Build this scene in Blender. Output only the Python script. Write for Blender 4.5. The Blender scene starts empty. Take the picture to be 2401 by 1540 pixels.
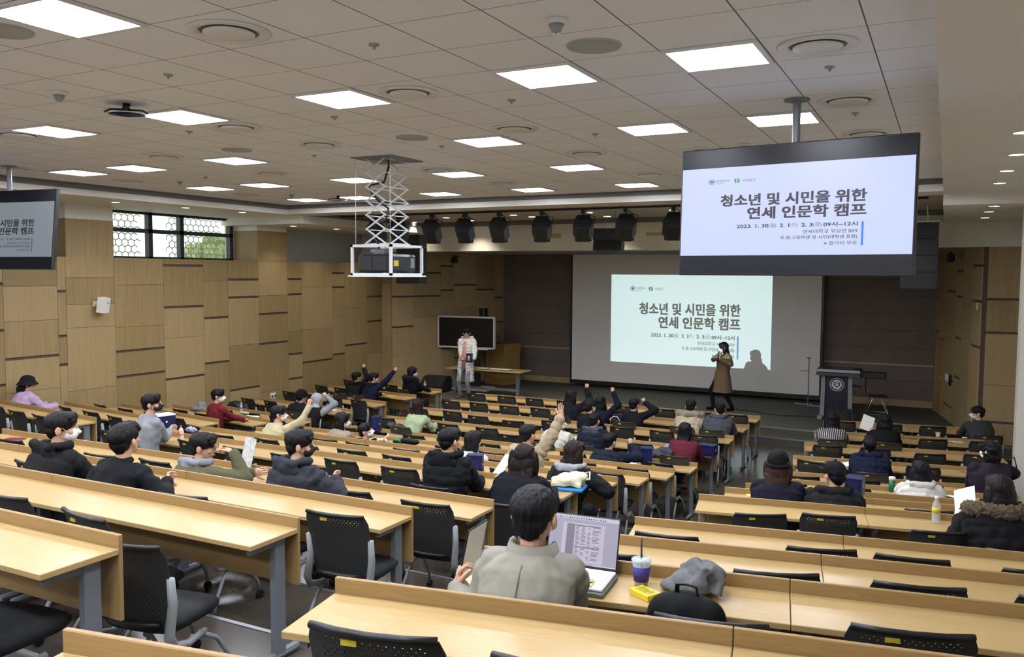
import bpy, math, random
import numpy as np
from math import sin, cos, pi, radians as RAD
from mathutils import Vector, Matrix, noise
random.seed(7)
SC = bpy.context.scene
COL = SC.collection
ZC = 3.59                                   # eye height above the front floor
# ---------------------------------------------------------------- camera
YAW, PIT, ROL, FPX = -0.475253, -0.0653607, 0.00542635, 1976.9
_f = Vector((sin(YAW)*cos(PIT), cos(YAW)*cos(PIT), sin(PIT)))
_r = Vector((cos(YAW), -sin(YAW), 0)); _u = _r.cross(_f)
CR = cos(ROL)*_r + sin(ROL)*_u; CU = -sin(ROL)*_r + cos(ROL)*_u; CF = _f
cam = bpy.data.cameras.new('camera'); co = bpy.data.objects.new('camera', cam); COL.objects.link(co)
cam.sensor_width = 36; cam.lens = 36*FPX/2401; cam.clip_start = .05; cam.clip_end = 200
co.matrix_world = Matrix(((CR.x, CU.x, -CF.x, 0), (CR.y, CU.y, -CF.y, 0), (CR.z, CU.z, -CF.z, ZC), (0, 0, 0, 1)))
SC.camera = co
# ---------------------------------------------------------------- world, exposure
W = bpy.data.worlds.new('world'); SC.world = W; W.use_nodes = True
bg = W.node_tree.nodes['Background']; bg.inputs[0].default_value = (.95, 1, .93, 1); bg.inputs[1].default_value = 1.0
VS = SC.view_settings; VS.view_transform = 'Standard'; VS.look = 'None'; VS.gamma = 1; VS.exposure = 1.12
try: VS.use_curve_mapping = False
except Exception: pass
PANEL_W = 22.0                              # ceiling panel radiance
SC.cycles.use_denoising = True
SC.cycles.max_bounces = 8
SC.cycles.sample_clamp_indirect = 8
def light(name, kind, loc, power, color=(1, 1, 1), rot=(0, 0, 0), **kw):
    d = bpy.data.lights.new(name, kind); d.energy = power; d.color = color
    for k, v in kw.items(): setattr(d, k, v)
    o = bpy.data.objects.new(name, d); o.location = loc; o.rotation_euler = rot; COL.objects.link(o); return o
# ---------------------------------------------------------------- picture rays
def ray(x, y): return CF + CR*((x-1200.5)/FPX) + CU*((770-y)/FPX)
def _at(d, t): return Vector((d.x*t, d.y*t, d.z*t+ZC))
def atX(x, y, X): d = ray(x, y); return _at(d, X/d.x)
def atY(x, y, Y): d = ray(x, y); return _at(d, Y/d.y)
def atZ(x, y, Z): d = ray(x, y); return _at(d, (Z-ZC)/d.z)
def topx(p):
    d = Vector(p)-Vector((0, 0, ZC)); w = d.dot(CF)
    if w < .05: return (-9e9, -9e9)
    return (1200.5+FPX*d.dot(CR)/w, 770-FPX*d.dot(CU)/w)
def Cz(z): return z+ZC
# ---------------------------------------------------------------- mesh builder
def rotz(a): return Matrix.Rotation(a, 3, 'Z')
class MB:
    def __init__(s): s.v = []; s.f = []; s.m = []
    def add(s, vs, fs, mi=0):
        b = len(s.v); s.v += [tuple(v) for v in vs]; s.f += [tuple(i+b for i in f) for f in fs]; s.m += [mi]*len(fs); return s
    def box(s, a, b, mi=0, R=None, o=(0, 0, 0), bev=0):
        x0, y0, z0 = [min(a[i], b[i]) for i in range(3)]; x1, y1, z1 = [max(a[i], b[i]) for i in range(3)]
        if bev:
            e = min(bev, (x1-x0)/2.01, (y1-y0)/2.01, (z1-z0)/2.01); vs = []; idx = {}
            for sx in (0, 1):
                for sy in (0, 1):
                    for sz in (0, 1):
                        for k in range(3):
                            p = [x1 if sx else x0, y1 if sy else y0, z1 if sz else z0]
                            for j, sg in enumerate((sx, sy, sz)):
                                if j != k: p[j] += -e if sg else e
                            idx[(sx, sy, sz, k)] = len(vs); vs.append(p)
            I = lambda *t: idx[t]; fs = []
            for k in range(3):
                a1, a2 = [(1, 2), (0, 2), (0, 1)][k]
                for sg in (0, 1):
                    q = []
                    for u, w in ((0, 0), (1, 0), (1, 1), (0, 1)):
                        t = [0, 0, 0]; t[k] = sg; t[a1] = u; t[a2] = w; q.append(I(*t, k))
                    fs.append(q)
            for k in range(3):
                a1, a2 = [(1, 2), (0, 2), (0, 1)][k]
                for u in (0, 1):
                    for w in (0, 1):
                        t0 = [0, 0, 0]; t0[a1] = u; t0[a2] = w; t1 = list(t0); t1[k] = 1
                        fs.append((I(*t0, a1), I(*t1, a1), I(*t1, a2), I(*t0, a2)))
            for sx in (0, 1):
                for sy in (0, 1):
                    for sz in (0, 1): fs.append([I(sx, sy, sz, k) for k in range(3)])
        else:
            vs = [(x, y, z) for x in (x0, x1) for y in (y0, y1) for z in (z0, z1)]
            fs = [(0, 1, 3, 2), (4, 6, 7, 5), (0, 4, 5, 1), (2, 3, 7, 6), (0, 2, 6, 4), (1, 5, 7, 3)]
        if R is not None: vs = [R @ Vector(v)+Vector(o) for v in vs]
        elif any(o): vs = [Vector(v)+Vector(o) for v in vs]
        return s.add(vs, fs, mi)
    def loft(s, rings, mi=0, caps=True):
        n = len(rings[0]); vs = [p for r in rings for p in r]; fs = []
        for k in range(len(rings)-1):
            for i in range(n):
                j = (i+1) % n; fs.append((k*n+i, k*n+j, (k+1)*n+j, (k+1)*n+i))
        if caps: fs.append(tuple(range(n))[::-1]); fs.append(tuple((len(rings)-1)*n+i for i in range(n)))
        return s.add(vs, fs, mi)
    def tube(s, pts, r, n=8, mi=0, flat=1.0):
        pts = [Vector(p) for p in pts]; rs = r if isinstance(r, (list, tuple)) else [r]*len(pts); rings = []; side = None
        for i, p in enumerate(pts):
            t = (pts[min(i+1, len(pts)-1)]-pts[max(i-1, 0)])
            t = t.normalized() if t.length > 1e-9 else Vector((0, 0, 1))
            if side is None:
                side = t.cross(Vector((0, 0, 1)))
                if side.length < .05: side = t.cross(Vector((0, 1, 0)))
            side = (side-t*side.dot(t)).normalized(); up = t.cross(side)
            rings.append([p+(side*cos(2*pi*k/n)*rs[i]+up*sin(2*pi*k/n)*rs[i]*flat) for k in range(n)])
        return s.loft(rings, mi)
    def cyl(s, p0, p1, r, n=16, mi=0): return s.tube([p0, p1], r, n, mi)
    def lathe(s, prof, n=20, o=(0, 0, 0), mi=0, R=None):
        rings = [[Vector((r*cos(2*pi*k/n), r*sin(2*pi*k/n), z)) for k in range(n)] for r, z in prof]
        if R is not None: rings = [[R @ v for v in q] for q in rings]
        return s.loft([[v+Vector(o) for v in q] for q in rings], mi)
    def ell(s, c, r, n=14, m=9, R=None, mi=0):
        r = (r, r, r) if not hasattr(r, '__len__') else r; c = Vector(c); rings = []
        for j in range(m+1):
            th = pi*min(max(j/m, .03), .97)-pi/2
            q = [Vector((r[0]*cos(th)*cos(2*pi*k/n), r[1]*cos(th)*sin(2*pi*k/n), r[2]*sin(th))) for k in range(n)]
            rings.append([c+(R @ v if R is not None else v) for v in q])
        return s.loft(rings, mi)
    def cap(s, p0, p1, r0, r1, n=12, mi=0, flat=1.0):
        p0 = Vector(p0); p1 = Vector(p1); d = (p1-p0); L = d.length; d = d/L if L > 1e-6 else Vector((0, 0, 1))
        pts = []; rs = []
        for a in (-80, -50, -20): pts.append(p0+d*r0*sin(RAD(a))); rs.append(r0*cos(RAD(a)))
        for a in (20, 50, 80): pts.append(p1+d*r1*sin(RAD(a))); rs.append(r1*cos(RAD(a)))
        return s.tube(pts, rs, n, mi, flat)
    def prism(s, poly, a, b, axis=2, mi=0):
        def P(u, w, t): return [(t, u, w), (u, t, w), (u, w, t)][axis]
        return s.loft([[P(u, w, a) for u, w in poly], [P(u, w, b) for u, w in poly]], mi)
    def xf(s, M): s.v = [tuple(M @ Vector(v)) for v in s.v]; return s
    def mesh(s, name, mats, smooth=False):
        me = bpy.data.meshes.new(name); me.from_pydata(s.v, [], s.f)
        for m in (mats if isinstance(mats, (list, tuple)) else [mats]): me.materials.append(m)
        if any(s.m): me.polygons.foreach_set('material_index', s.m)
        import bmesh
        b = bmesh.new(); b.from_mesh(me); bmesh.ops.recalc_face_normals(b, faces=b.faces); b.to_mesh(me); b.free()
        if smooth: me.polygons.foreach_set('use_smooth', [True]*len(me.polygons))
        me.update(); return me
    def build(s, name, mats, parent=None, smooth=False, loc=(0, 0, 0), rz=0):
        o = bpy.data.objects.new(name, s.mesh(name, mats, smooth)); COL.objects.link(o)
        o.location = loc; o.rotation_euler.z = rz
        if parent: o.parent = parent
        return o
def smooth_angle(o, a=35):
    me = o.data; me.polygons.foreach_set('use_smooth', [True]*len(me.polygons))
    try: me.set_sharp_from_angle(angle=RAD(a))
    except Exception: pass
    return o
def tag(o, label=None, cat=None, group=None, kind=None):
    if label: o['label'] = label
    if cat: o['category'] = cat
    if group: o['group'] = group
    if kind: o['kind'] = kind
    return o
def thing(name, loc, label, cat, group=None, rz=0):
    o = bpy.data.objects.new(name, None); COL.objects.link(o); o.location = loc; o.rotation_euler.z = rz
    o.empty_display_size = .1
    return tag(o, label, cat, group)
def struct(name, mb, mats, parent=None):
    o = mb.build(name, mats, parent); o['kind'] = 'structure'; return o
def copy_tree(o, parent=None):
    c = o.copy(); COL.objects.link(c); c.parent = parent
    for ch in KIDS.get(o.name, []): copy_tree_child(ch, c)
    return c
KIDS = {}
def reg(o):                                   # remember the parts of a thing that will be copied
    KIDS[o.name] = [c for c in bpy.data.objects if c.parent == o]
    for c in KIDS[o.name]: reg(c)
def copy_tree_child(ch, parent):
    c = ch.copy(); COL.objects.link(c); c.parent = parent
    for g in KIDS.get(ch.name, []): copy_tree_child(g, c)
ORD = ['first', 'second', 'third', 'fourth', 'fifth', 'sixth', 'seventh', 'eighth', 'ninth', 'tenth', 'eleventh', 'twelfth', 'thirteenth', 'fourteenth', 'fifteenth']
# ---------------------------------------------------------------- materials
def lin(h):
    if not isinstance(h, str): return tuple(h)
    v = [int(h[i:i+2], 16)/255 for i in (0, 2, 4)]
    return tuple(c/12.92 if c < .04045 else ((c+.055)/1.055)**2.4 for c in v)
class NT:
    def __init__(s, m): s.t = m.node_tree; s.b = s.t.nodes['Principled BSDF'] if 'Principled BSDF' in s.t.nodes else None
    def n(s, typ, **kw):
        x = s.t.nodes.new(typ)
        for k, v in kw.items(): setattr(x, k, v)
        return x
    def l(s, a, b): s.t.links.new(a, b)
    def math(s, op, a, b=None, c=None):
        x = s.n('ShaderNodeMath', operation=op)
        for i, q in enumerate((a, b, c)):
            if q is None: continue
            if hasattr(q, 'links'): s.l(q, x.inputs[i])
            else: x.inputs[i].default_value = q
        return x.outputs[0]
    def mix(s, f, a, b):
        x = s.n('ShaderNodeMix', data_type='RGBA')
        for i, q in ((0, f), (6, a), (7, b)):
            if hasattr(q, 'links'): s.l(q, x.inputs[i])
            else: x.inputs[i].default_value = q if i == 0 else (*lin(q), 1)
        return x.outputs[2]
    def noise(s, vec, scale, detail=3, rough=.5, mul=None):
        if mul is not None:
            mp = s.n('ShaderNodeMapping'); mp.inputs['Scale'].default_value = mul; s.l(vec, mp.inputs[0]); vec = mp.outputs[0]
        x = s.n('ShaderNodeTexNoise'); x.inputs['Scale'].default_value = scale; x.inputs['Detail'].default_value = detail; x.inputs['Roughness'].default_value = rough
        s.l(vec, x.inputs['Vector']); return x.outputs[0]
    def obj(s): return s.n('ShaderNodeTexCoord').outputs['Object']
    def bump(s, h, strength=.2, dist=.01):
        x = s.n('ShaderNodeBump'); x.inputs['Strength'].default_value = strength; x.inputs['Distance'].default_value = dist
        s.l(h, x.inputs['Height']); s.l(x.outputs[0], s.b.inputs['Normal'])
MATS = {}
def mat(name, col, rough=.6, metal=0, emit=0, var=0, scale=8, bump=0, bscale=60, mul=None, col2=None, alpha=1, trans=0, spec=.5, bdist=.005):
    if name in MATS: return MATS[name]
    m = bpy.data.materials.new(name); m.use_nodes = True; t = NT(m); b = t.b; c = lin(col)
    b.inputs['Base Color'].default_value = (*c, 1); b.inputs['Roughness'].default_value = rough; b.inputs['Metallic'].default_value = metal
    b.inputs['Specular IOR Level'].default_value = spec
    if trans: b.inputs['Transmission Weight'].default_value = trans
    if alpha < 1: b.inputs['Alpha'].default_value = alpha
    if emit: b.inputs['Emission Color'].default_value = (*c, 1); b.inputs['Emission Strength'].default_value = emit
    if var or bump:
        ob = t.obj()
        if var:
            nz = t.noise(ob, scale, 4, .55, mul)
            d = lin(col2) if col2 else tuple(x*(1-var) for x in c)
            rp = t.n('ShaderNodeMapRange'); rp.inputs[1].default_value = .3; rp.inputs[2].default_value = .7; t.l(nz, rp.inputs[0])
            t.l(t.mix(rp.outputs[0], d, c), b.inputs['Base Color'])
        if bump: t.bump(t.noise(ob, bscale, 3, .6, mul), bump, bdist)
    MATS[name] = m; return m
def wood(name, c1, c2, mul, rough=.45, island=0.0, scale=6.0, bump=0.0):
    m = bpy.data.materials.new(name); m.use_nodes = True; t = NT(m); ob = t.obj()
    nz = t.noise(ob, scale, 6, .6, mul)
    if island:
        g = t.n('ShaderNodeNewGeometry')
        nz = t.math('ADD', nz, t.math('MULTIPLY', t.math('SUBTRACT', g.outputs['Random Per Island'], .5), island))
    mr = t.n('ShaderNodeMapRange'); mr.inputs[1].default_value = .3; mr.inputs[2].default_value = .7; t.l(nz, mr.inputs[0])
    t.l(t.mix(mr.outputs[0], c1, c2), t.b.inputs['Base Color']); t.b.inputs['Roughness'].default_value = rough
    t.b.inputs['Specular IOR Level'].default_value = .35
    if bump: t.bump(nz, bump, .002)
    MATS[name] = m; return m
M_desk = wood('desk_wood', 'ad8f5d', 'b99f6e', (1.2, 22, 22), .30)
M_edge = wood('desk_edge_wood', '94754a', 'a18556', (1.2, 26, 26), .45)
M_panelx = wood('wall_panel_wood', '8b764f', 'a28b64', (14, 14, .55), .5, .5, 2.4)
M_stagewood = wood('stage_wood', 'a08a63', 'b59d75', (14, 14, .6), .5, .4, 2.4)
M_podwood = wood('podium_wood', '94733f', 'ab874e', (12, 12, .7), .5)
M_slot = mat('slot_brown', '5f4a3d', .7, var=.3, scale=20)
M_gray = mat('grey_metal', '80868c', .42, .3, var=.06, scale=30)
M_gray2 = mat('grey_plastic', '8b8f90', .4, 0, var=.05, scale=40)
M_blk = mat('black_plastic', '1b1c1d', .42, var=.2, scale=30, bump=.08, bscale=220)
M_blk2 = mat('black_case', '1a1d22', .5, var=.2, scale=14, bump=.1, bscale=160)
M_fabblk = mat('black_seat_fabric', '141619', .85, var=.3, scale=60, bump=.3, bscale=300)
M_chrome = mat('chrome', 'd8d8d8', .12, 1)
M_steel = mat('steel', 'a9abad', .35, .9, var=.08, scale=30)
M_white = mat('white_paint', 'e3dfd6', .6, var=.03, scale=5)
M_soffit = mat('soffit_paint', 'e2dfd6', .65, var=.04, scale=1.5)
M_reveal = mat('reveal_grey', '6f7072', .7, var=.08, scale=4)
M_wallgrey = mat('grey_wall_paint', 'bdbcb2', .7, var=.05, scale=3)
M_paper = mat('white_paper', 'f2f1ee', .7, var=.03, scale=30)
M_yellow = mat('yellow_sticker', 'd8c832', .6, var=.25, scale=120, col2='a09028')
# ---------------------------------------------------------------- rows of seats
ROWY = [17.05, 15.9, 14.72, 13.5, 12.3, 11.1, 9.97, 8.85, 7.68, 5.93, 4.76, 3.62, 2.47, 1.40]
ROWF = [0, 0, 0, 0, 0, .16, .34, .53, .71, .97, 1.20, 1.42, 1.64, 1.86]
LY = [17.22, 16.12, 14.95, 13.74, 12.5, 11.37, 10.2, 9.05, 7.92]
LTAN = math.tan(RAD(7.4))
RYL = [17.2, 15.95, 14.74, 13.55, 12.38, 11.2, 10.04, 8.98, 7.89, 6.02, 4.8, 3.68, 2.51, 1.4]; RA = RAD(9.65); RTAN = math.tan(RA)
def rowy(b, k, X): return ROWY[k] if b == 'M' else (LY[k]+(-10.75-X)*LTAN if b == 'L' else RYL[k]+(X+2.04)*RTAN)
DT = .73                                    # tabletop height above its floor
# ---------------------------------------------------------------- floor
XL, XR = -13.85, 2.2
F = MB()
ris = [(ROWY[k]+.13, ROWF[k-1], ROWF[k]) for k in range(5, 14)]
ys = [18.2]+[r[0] for r in ris]+[.28, -3.0]; zs = ROWF[4:]+[2.08]
for k in range(len(ys)-1): F.box((XL-.9 if 0 else XL, ys[k], -.3), (XR, ys[k+1], zs[k] if k < len(zs) else 2.08))
M_floor = mat('floor_vinyl', '574f47', .2, var=.35, scale=1.6, col2='423c36', bump=.05, bscale=6)
floor = struct('floor', F, M_floor)
for k in range(1, len(ys)-1):
    n = MB().box((XL+.01, ys[k]-.02, zs[k]-.03), (XR-.01, ys[k]+.012, zs[k]+.006)); o = n.build('nosing', M_steel, floor); o['label'] = 'metal strip along the step edge'
M_carpet = mat('stage_carpet', '57554f', .9, var=.25, scale=40, bump=.4, bscale=300)
ST = .31
S = MB().box((XL, 18.2, -.3), (XR, 18.55, .155)).box((XL, 18.55, -.3), (XR, 24.0, ST))
stage = struct('floor_stage', S, M_carpet)
for y, z in ((18.2, .155), (18.55, ST)):
    o = MB().box((XL+.01, y-.012, z-.02), (XR-.01, y+.03, z+.006)).build('nosing', M_steel, stage); o['label'] = 'metal strip along the stage step'
# ---------------------------------------------------------------- ceiling
TX0, TY0, TS = -1.645685, 5.176758, .6
CE = MB().box((-12.3, -3, Cz(1.39)), (-.09, 13.65, Cz(1.6)))
def ceil_mat():
    m = bpy.data.materials.new('ceiling_tile'); m.use_nodes = True; t = NT(m); ob = t.obj()
    sp = t.n('ShaderNodeSeparateXYZ'); t.l(ob, sp.inputs[0])
    def line(o, off, w):
        u = t.math('FRACT', t.math('DIVIDE', t.math('SUBTRACT', o, off), TS)); d = t.math('ABSOLUTE', t.math('SUBTRACT', u, .5))
        return t.math('GREATER_THAN', d, .5-w/TS)
    lx = line(sp.outputs[0], TX0-30, .0042); ly = line(sp.outputs[1], TY0-30, .0028)
    L = t.math('MAXIMUM', lx, ly); nz = t.noise(ob, .7, 2)
    base = t.mix(nz, 'e4e7ee', 'eff1f6'); t.l(t.mix(L, base, '5e5a56'), t.b.inputs['Base Color']); t.b.inputs['Roughness'].default_value = .75
    t.bump(t.noise(ob, 300, 2), .1, .002)
    return m
struct('ceiling', CE, ceil_mat())
# perimeter soffits, fascia beam, second tray, stage header and stage ceiling
D = MB()
D.box((-14.7, -3, Cz(1.2)), (-12.3, 14.1, Cz(1.7)))                      # left soffit, upper part
D.box((-14.7, 14.1, Cz(1.04)), (-12.3, 19.2, Cz(1.7)))                   # left soffit, lower part
D.box((-.09, -3, Cz(1.2)), (XR, 14.1, Cz(1.7)))
D.box((-.09, 14.1, Cz(1.04)), (XR, 19.0, Cz(1.7)))
D.box((-12.3, 13.65, Cz(1.21)), (-.09, 14.3, Cz(1.7)))                   # fascia beam
struct('ceiling_soffit', D, M_soffit)
struct('ceiling_tray', MB().box((-12.3, 14.3, Cz(1.30)), (-.09, 18.9, Cz(1.7))), mat('tray_paint', 'bdb6aa', .7, var=.05, scale=2))
T = MB()
T.box((-12.3, 13.63, Cz(1.31)), (-.09, 13.66, Cz(1.385))); struct('trim_1', T, M_reveal)
struct('trim_2', MB().box((-12.31, -3, Cz(1.30)), (-12.28, 13.65, Cz(1.385))), M_reveal)
struct('trim_3', MB().box((-12.31, 14.3, Cz(1.21)), (-12.28, 18.75, Cz(1.295))), M_reveal)
struct('trim_4', MB().box((-12.3, 18.70, Cz(1.19)), (-.09, 18.74, Cz(1.295))), M_reveal)
struct('wall_header', MB().box((XL, 18.75, Cz(.56)), (XR, 19.0, Cz(1.7))), mat('header_paint', 'dcd8cc', .65, var=.03, scale=2))
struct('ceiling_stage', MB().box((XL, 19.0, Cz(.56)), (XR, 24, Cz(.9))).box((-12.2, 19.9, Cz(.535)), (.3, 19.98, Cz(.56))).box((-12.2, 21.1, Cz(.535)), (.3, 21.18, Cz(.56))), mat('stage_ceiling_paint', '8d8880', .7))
# ---------------------------------------------------------------- left wall: panelled lower wall, piers, recess, window
WT = Cz(.25)
struct('wall_left', MB().box((XL-.7, -3, -.3), (XL-.03, 19.11, WT)), M_slot)
def panels(mb, cols, zlo, zhi, P, th=.026, g=.006, slot=.05):
    """cols: (u0, u1, [(z, kind)]); kind 's' = recessed slot, 'l' = thin joint; P(u, w, z) places a point on the wall."""
    for u0, u1, js in cols:
        js = sorted(js); zz = zlo
        for z, k in js+[(zhi, 'e')]:
            h = slot/2 if k == 's' else (g/2 if k == 'l' else 0)
            a, b = zz, z-h
            if b-a > .01:
                vs = [P(u, w, q) for u in (u0+g/2, u1-g/2) for w in (0, th) for q in (a, b)]
                mb.add(vs, [(0, 1, 3, 2), (4, 6, 7, 5), (0, 4, 5, 1), (2, 3, 7, 6), (0, 2, 6, 4), (1, 5, 7, 3)])
            zz = z+h
ZL = lambda *a: [(Cz(z), k) for z, k in a]
cols = [(-3, -1, ZL((-.6, 'l'), (-1.4, 's'))), (-1, 1, ZL((-.9, 's'))), (1, 3, ZL((-.2, 'l'), (-1.2, 's'))), (3, 5, ZL((-.7, 's'))), (5, 6.4, ZL((-.4, 'l'), (-1.6, 's'))), (6.4, 7.3, ZL((-.9, 's'), (-1.7, 'l'))),
 (7.3, 8.54, ZL((-.22, 's'), (-.99, 's'), (-1.9, 's'))),
 (8.54, 9.5, ZL((-.26, 'l'), (-.85, 'l'), (-1.48, 's'), (-2.05, 'l'))), (9.5, 9.66, ZL((-.36, 's'), (-1.15, 's'), (-1.66, 's'))),
 (9.66, 10.64, ZL((-.12, 'l'), (-.6, 'l'), (-1.02, 'l'), (-2.15, 'l'))), (10.64, 11.76, ZL((-.26, 'l'), (-1.06, 'l'), (-1.52, 's'), (-2.0, 's'), (-2.7, 'l'))),
 (11.76, 12.77, ZL((.12, 's'), (-.72, 's'), (-1.34, 'l'), (-2.17, 's'))), (12.77, 13.46, ZL((-.2, 'l'), (-.98, 's'), (-1.94, 's'), (-2.85, 'l'))),
 (13.46, 14.37, ZL((-.17, 's'), (-.56, 's'), (-1.62, 'l'), (-2.6, 's'))), (14.37, 15.32, ZL((-.54, 'l'), (-.96, 's'), (-1.64, 's'), (-2.75, 'l'))),
 (15.32, 15.81, ZL((-.17, 's'), (-.53, 's'), (-1.41, 'l'), (-1.96, 's'), (-2.55, 's'))), (15.81, 16.95, ZL((-.36, 'l'), (-1.4, 'l'), (-2.2, 's'))),
 (16.95, 17.44, ZL((-.02, 's'), (-.38, 's'), (-1.15, 'l'), (-2.1, 's'))), (17.44, 18.4, ZL((-.95, 'l'), (-1.9, 's'), (-2.7, 'l'))), (18.4, 19.07, ZL((-.65, 's'), (-1.32, 's'), (-2.2, 'l')))]
pl = MB(); panels(pl, cols, .0, WT, lambda u, w, z: (XL-.03+w, u, z))
struct('wall_left_panels', pl, M_panelx)
U = MB()
for y0, y1 in ((-3, 11.0), (14.34, 19.2)): U.box((-14.85, y0, WT-.05), (-14.56, y1, Cz(1.2)))
U.box((-14.85, 11.0, WT-.05), (-14.56, 14.34, WT+.02))
struct('wall_left_recess', U, M_wallgrey)
struct('wall_left_end', MB().box((-14.95, 19.10, -.3), (XL+.0, 19.5, Cz(1.7))), M_white)
for i, (y0, y1) in enumerate(((5.02, 5.98), (9.68, 10.64), (14.34, 15.3))):
    zt = Cz(1.2) if y1 < 14.1 else Cz(1.04)
    pr_ = struct(f'wall_pier_{i+1}', MB().box((-14.56, y0, Cz(.93)), (XL, y1, zt+.02)), M_soffit)
    o = MB().box((-14.56, y0-.004, WT), (XL+.004, y1, Cz(.93))).build('cladding', M_panelx, pr_)
M_frame = mat('window_frame_paint', '2c3438', .45, var=.1, scale=10)
win = bpy.data.objects.new('window_1', None); COL.objects.link(win); win.location = (-14.6, 11.0, WT); win['kind'] = 'structure'
fr = MB(); H = 1.2-.25; Wd = 3.3
for a, b in (((-.06, 0, 0), (.06, .1, H)), ((-.06, Wd-.1, 0), (.06, Wd, H)), ((-.06, 0, 0), (.06, Wd, .05)), ((-.06, 0, H-.05), (.06, Wd, H)), ((-.06, 0, .53), (.06, Wd, .61)), ((-.06, 1.0, 0), (.06, 1.1, H)), ((-.06, 1.8, 0), (.06, 1.9, H))): fr.box(a, b)
fo = fr.build('window_frame', M_frame, win); fo['kind'] = 'structure'
def glass_mat():
    m = bpy.data.materials.new('clear_glass'); m.use_nodes = True; t = NT(m); t.t.nodes.remove(t.b)
    a = t.n('ShaderNodeBsdfTransparent'); a.inputs[0].default_value = (.93, .96, .94, 1); g = t.n('ShaderNodeBsdfGlossy'); g.inputs['Roughness'].default_value = .02
    x = t.n('ShaderNodeMixShader'); x.inputs[0].default_value = .06; t.l(a.outputs[0], x.inputs[1]); t.l(g.outputs[0], x.inputs[2]); t.l(x.outputs[0], t.t.nodes['Material Output'].inputs[0]); return m
M_glass = glass_mat()
go = MB().box((-.004, .02, .02), (.004, Wd-.02, H-.02)).build('window_glass', M_glass, win); go['kind'] = 'structure'
# concrete block lattice outside the window
LBS = [MB(), MB()]; r = .085
for i in range(24):
    for j in range(9):
        cy = 10.8+i*r*1.732+(j % 2)*r*.866; cz = WT-.05+j*r*1.5
        if 12.06 < cy < 12.82: continue
        LB = LBS[cy > 12.4]
        for a in (30, 90, 150):
            p = Vector((-14.95, cy, cz)); q = p+Vector((0, r*cos(RAD(a)), r*sin(RAD(a)))); q2 = p+Vector((0, r*cos(RAD(a+60)), r*sin(RAD(a+60))))
            LB.tube([q, q2], .011, 4)
for LB, w_ in zip(LBS, ('left', 'right')):
    LB.box((-15.0, LB.v and min(v[1] for v in LB.v), -.2), (-14.9, max(v[1] for v in LB.v), WT-.09)); tag(LB.build('lattice_screen', mat('lattice_grey', 'a0a99b', .8)), f'pale hexagon lattice screen seen through the {w_} panes of the high window', 'screen', 'lattice screens outside')
TB = MB()
for i in range(90):
    a = random.random()*2*pi; q = random.random()**.5; TB.ell((-17.5+random.uniform(-.3, .3), 16.6+1.0*q*cos(a), 3.6+1.1*q*sin(a)), random.uniform(.1, .22), 6, 4)
tr = thing('tree', (-17.5, 16.6, 0), 'leafy tree seen dimly through the right window panes', 'tree')
tb = TB.xf(Matrix.Translation((17.5, -16.6, 0))).build('crown', mat('leaf_green', 'a3b07c', .8, var=.4, scale=6), tr); MB().tube([(0, 0, -.5), (0, 0, 3.2)], .12).build('trunk', mat('bark', '5c4a38', .9), tr)
# ---------------------------------------------------------------- pillar, splayed stage walls, back wall
def wallseg(name, A, B, zlo, zhi, cols, m, back=M_slot, thick=.3):
    A = Vector((*A, 0)); B = Vector((*B, 0)); d = (B-A); L = d.length; d.normalize(); nrm = Vector((d.y, -d.x, 0))  # faces right of travel
    mb = MB(); q = [A, B, B-nrm*thick, A-nrm*thick]; mb.loft([[Vector((p.x, p.y, zlo)) for p in q], [Vector((p.x, p.y, zhi)) for p in q]])
    o = struct(name, mb, back)
    pm = MB(); panels(pm, cols, zlo, zhi, lambda u, w, z: A+d*u+nrm*w+Vector((0, 0, z))); struct(name+'_panels', pm, m); return o
ZT = Cz(.56)
wallseg('wall_stage_pillar', (XL, 19.07), (-13.53, 19.07), ST, ZT, [(0, .32, ZL((-.3, 'l'), (-1.0, 'l'), (-1.75, 'l'), (-2.5, 'l')))], M_panelx)
wallseg('wall_stage_left', (-13.53, 19.07), (-12.24, 23.2), ST, ZT, [
 (0, .75, ZL((-.66, 's'), (-1.5, 's'), (-2.3, 'l'))), (.75, 1.75, ZL((.0, 's'), (-.66, 's'), (-1.25, 'l'), (-2.0, 'l'), (-3.05, 'l'))), (1.75, 2.25, ZL((.2, 's'), (-.5, 's'), (-1.4, 's'), (-2.2, 's'), (-2.9, 'l'))),
 (2.25, 3.15, ZL((-.35, 's'), (-1.0, 'l'), (-2.5, 's'), (-3.0, 's'))), (3.15, 3.9, ZL((-.5, 's'), (-1.8, 'l'), (-2.6, 'l'))), (3.9, 4.32, ZL((-.75, 's'), (-1.5, 's'), (-2.4, 'l')))], M_stagewood)
wallseg('wall_stage_right', (-.19, 23.2), (.63, 18.78), ST, ZT, [
 (0, .35, ZL((-.55, 's'), (-1.35, 's'))), (.35, 1.15, ZL((-1.0, 'l'),)), (1.15, 2.2, ZL((-.35, 's'), (-1.1, 'l'), (-2.35, 's'), (-2.95, 's'))), (2.2, 2.9, ZL((.1, 's'), (-.45, 's'), (-1.35, 's'), (-2.2, 's'))),
 (2.9, 3.7, ZL((-.6, 'l'), (-2.0, 'l'), (-2.8, 'l'))), (3.7, 4.47, ZL((.2, 's'), (-.5, 's'), (-1.4, 's'), (-2.35, 'l'), (-3.2, 's')))], M_stagewood)
struct('column_right', MB().box((.63, 18.82, -.2), (XR, 19.4, Cz(.74))), M_slot)
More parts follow.
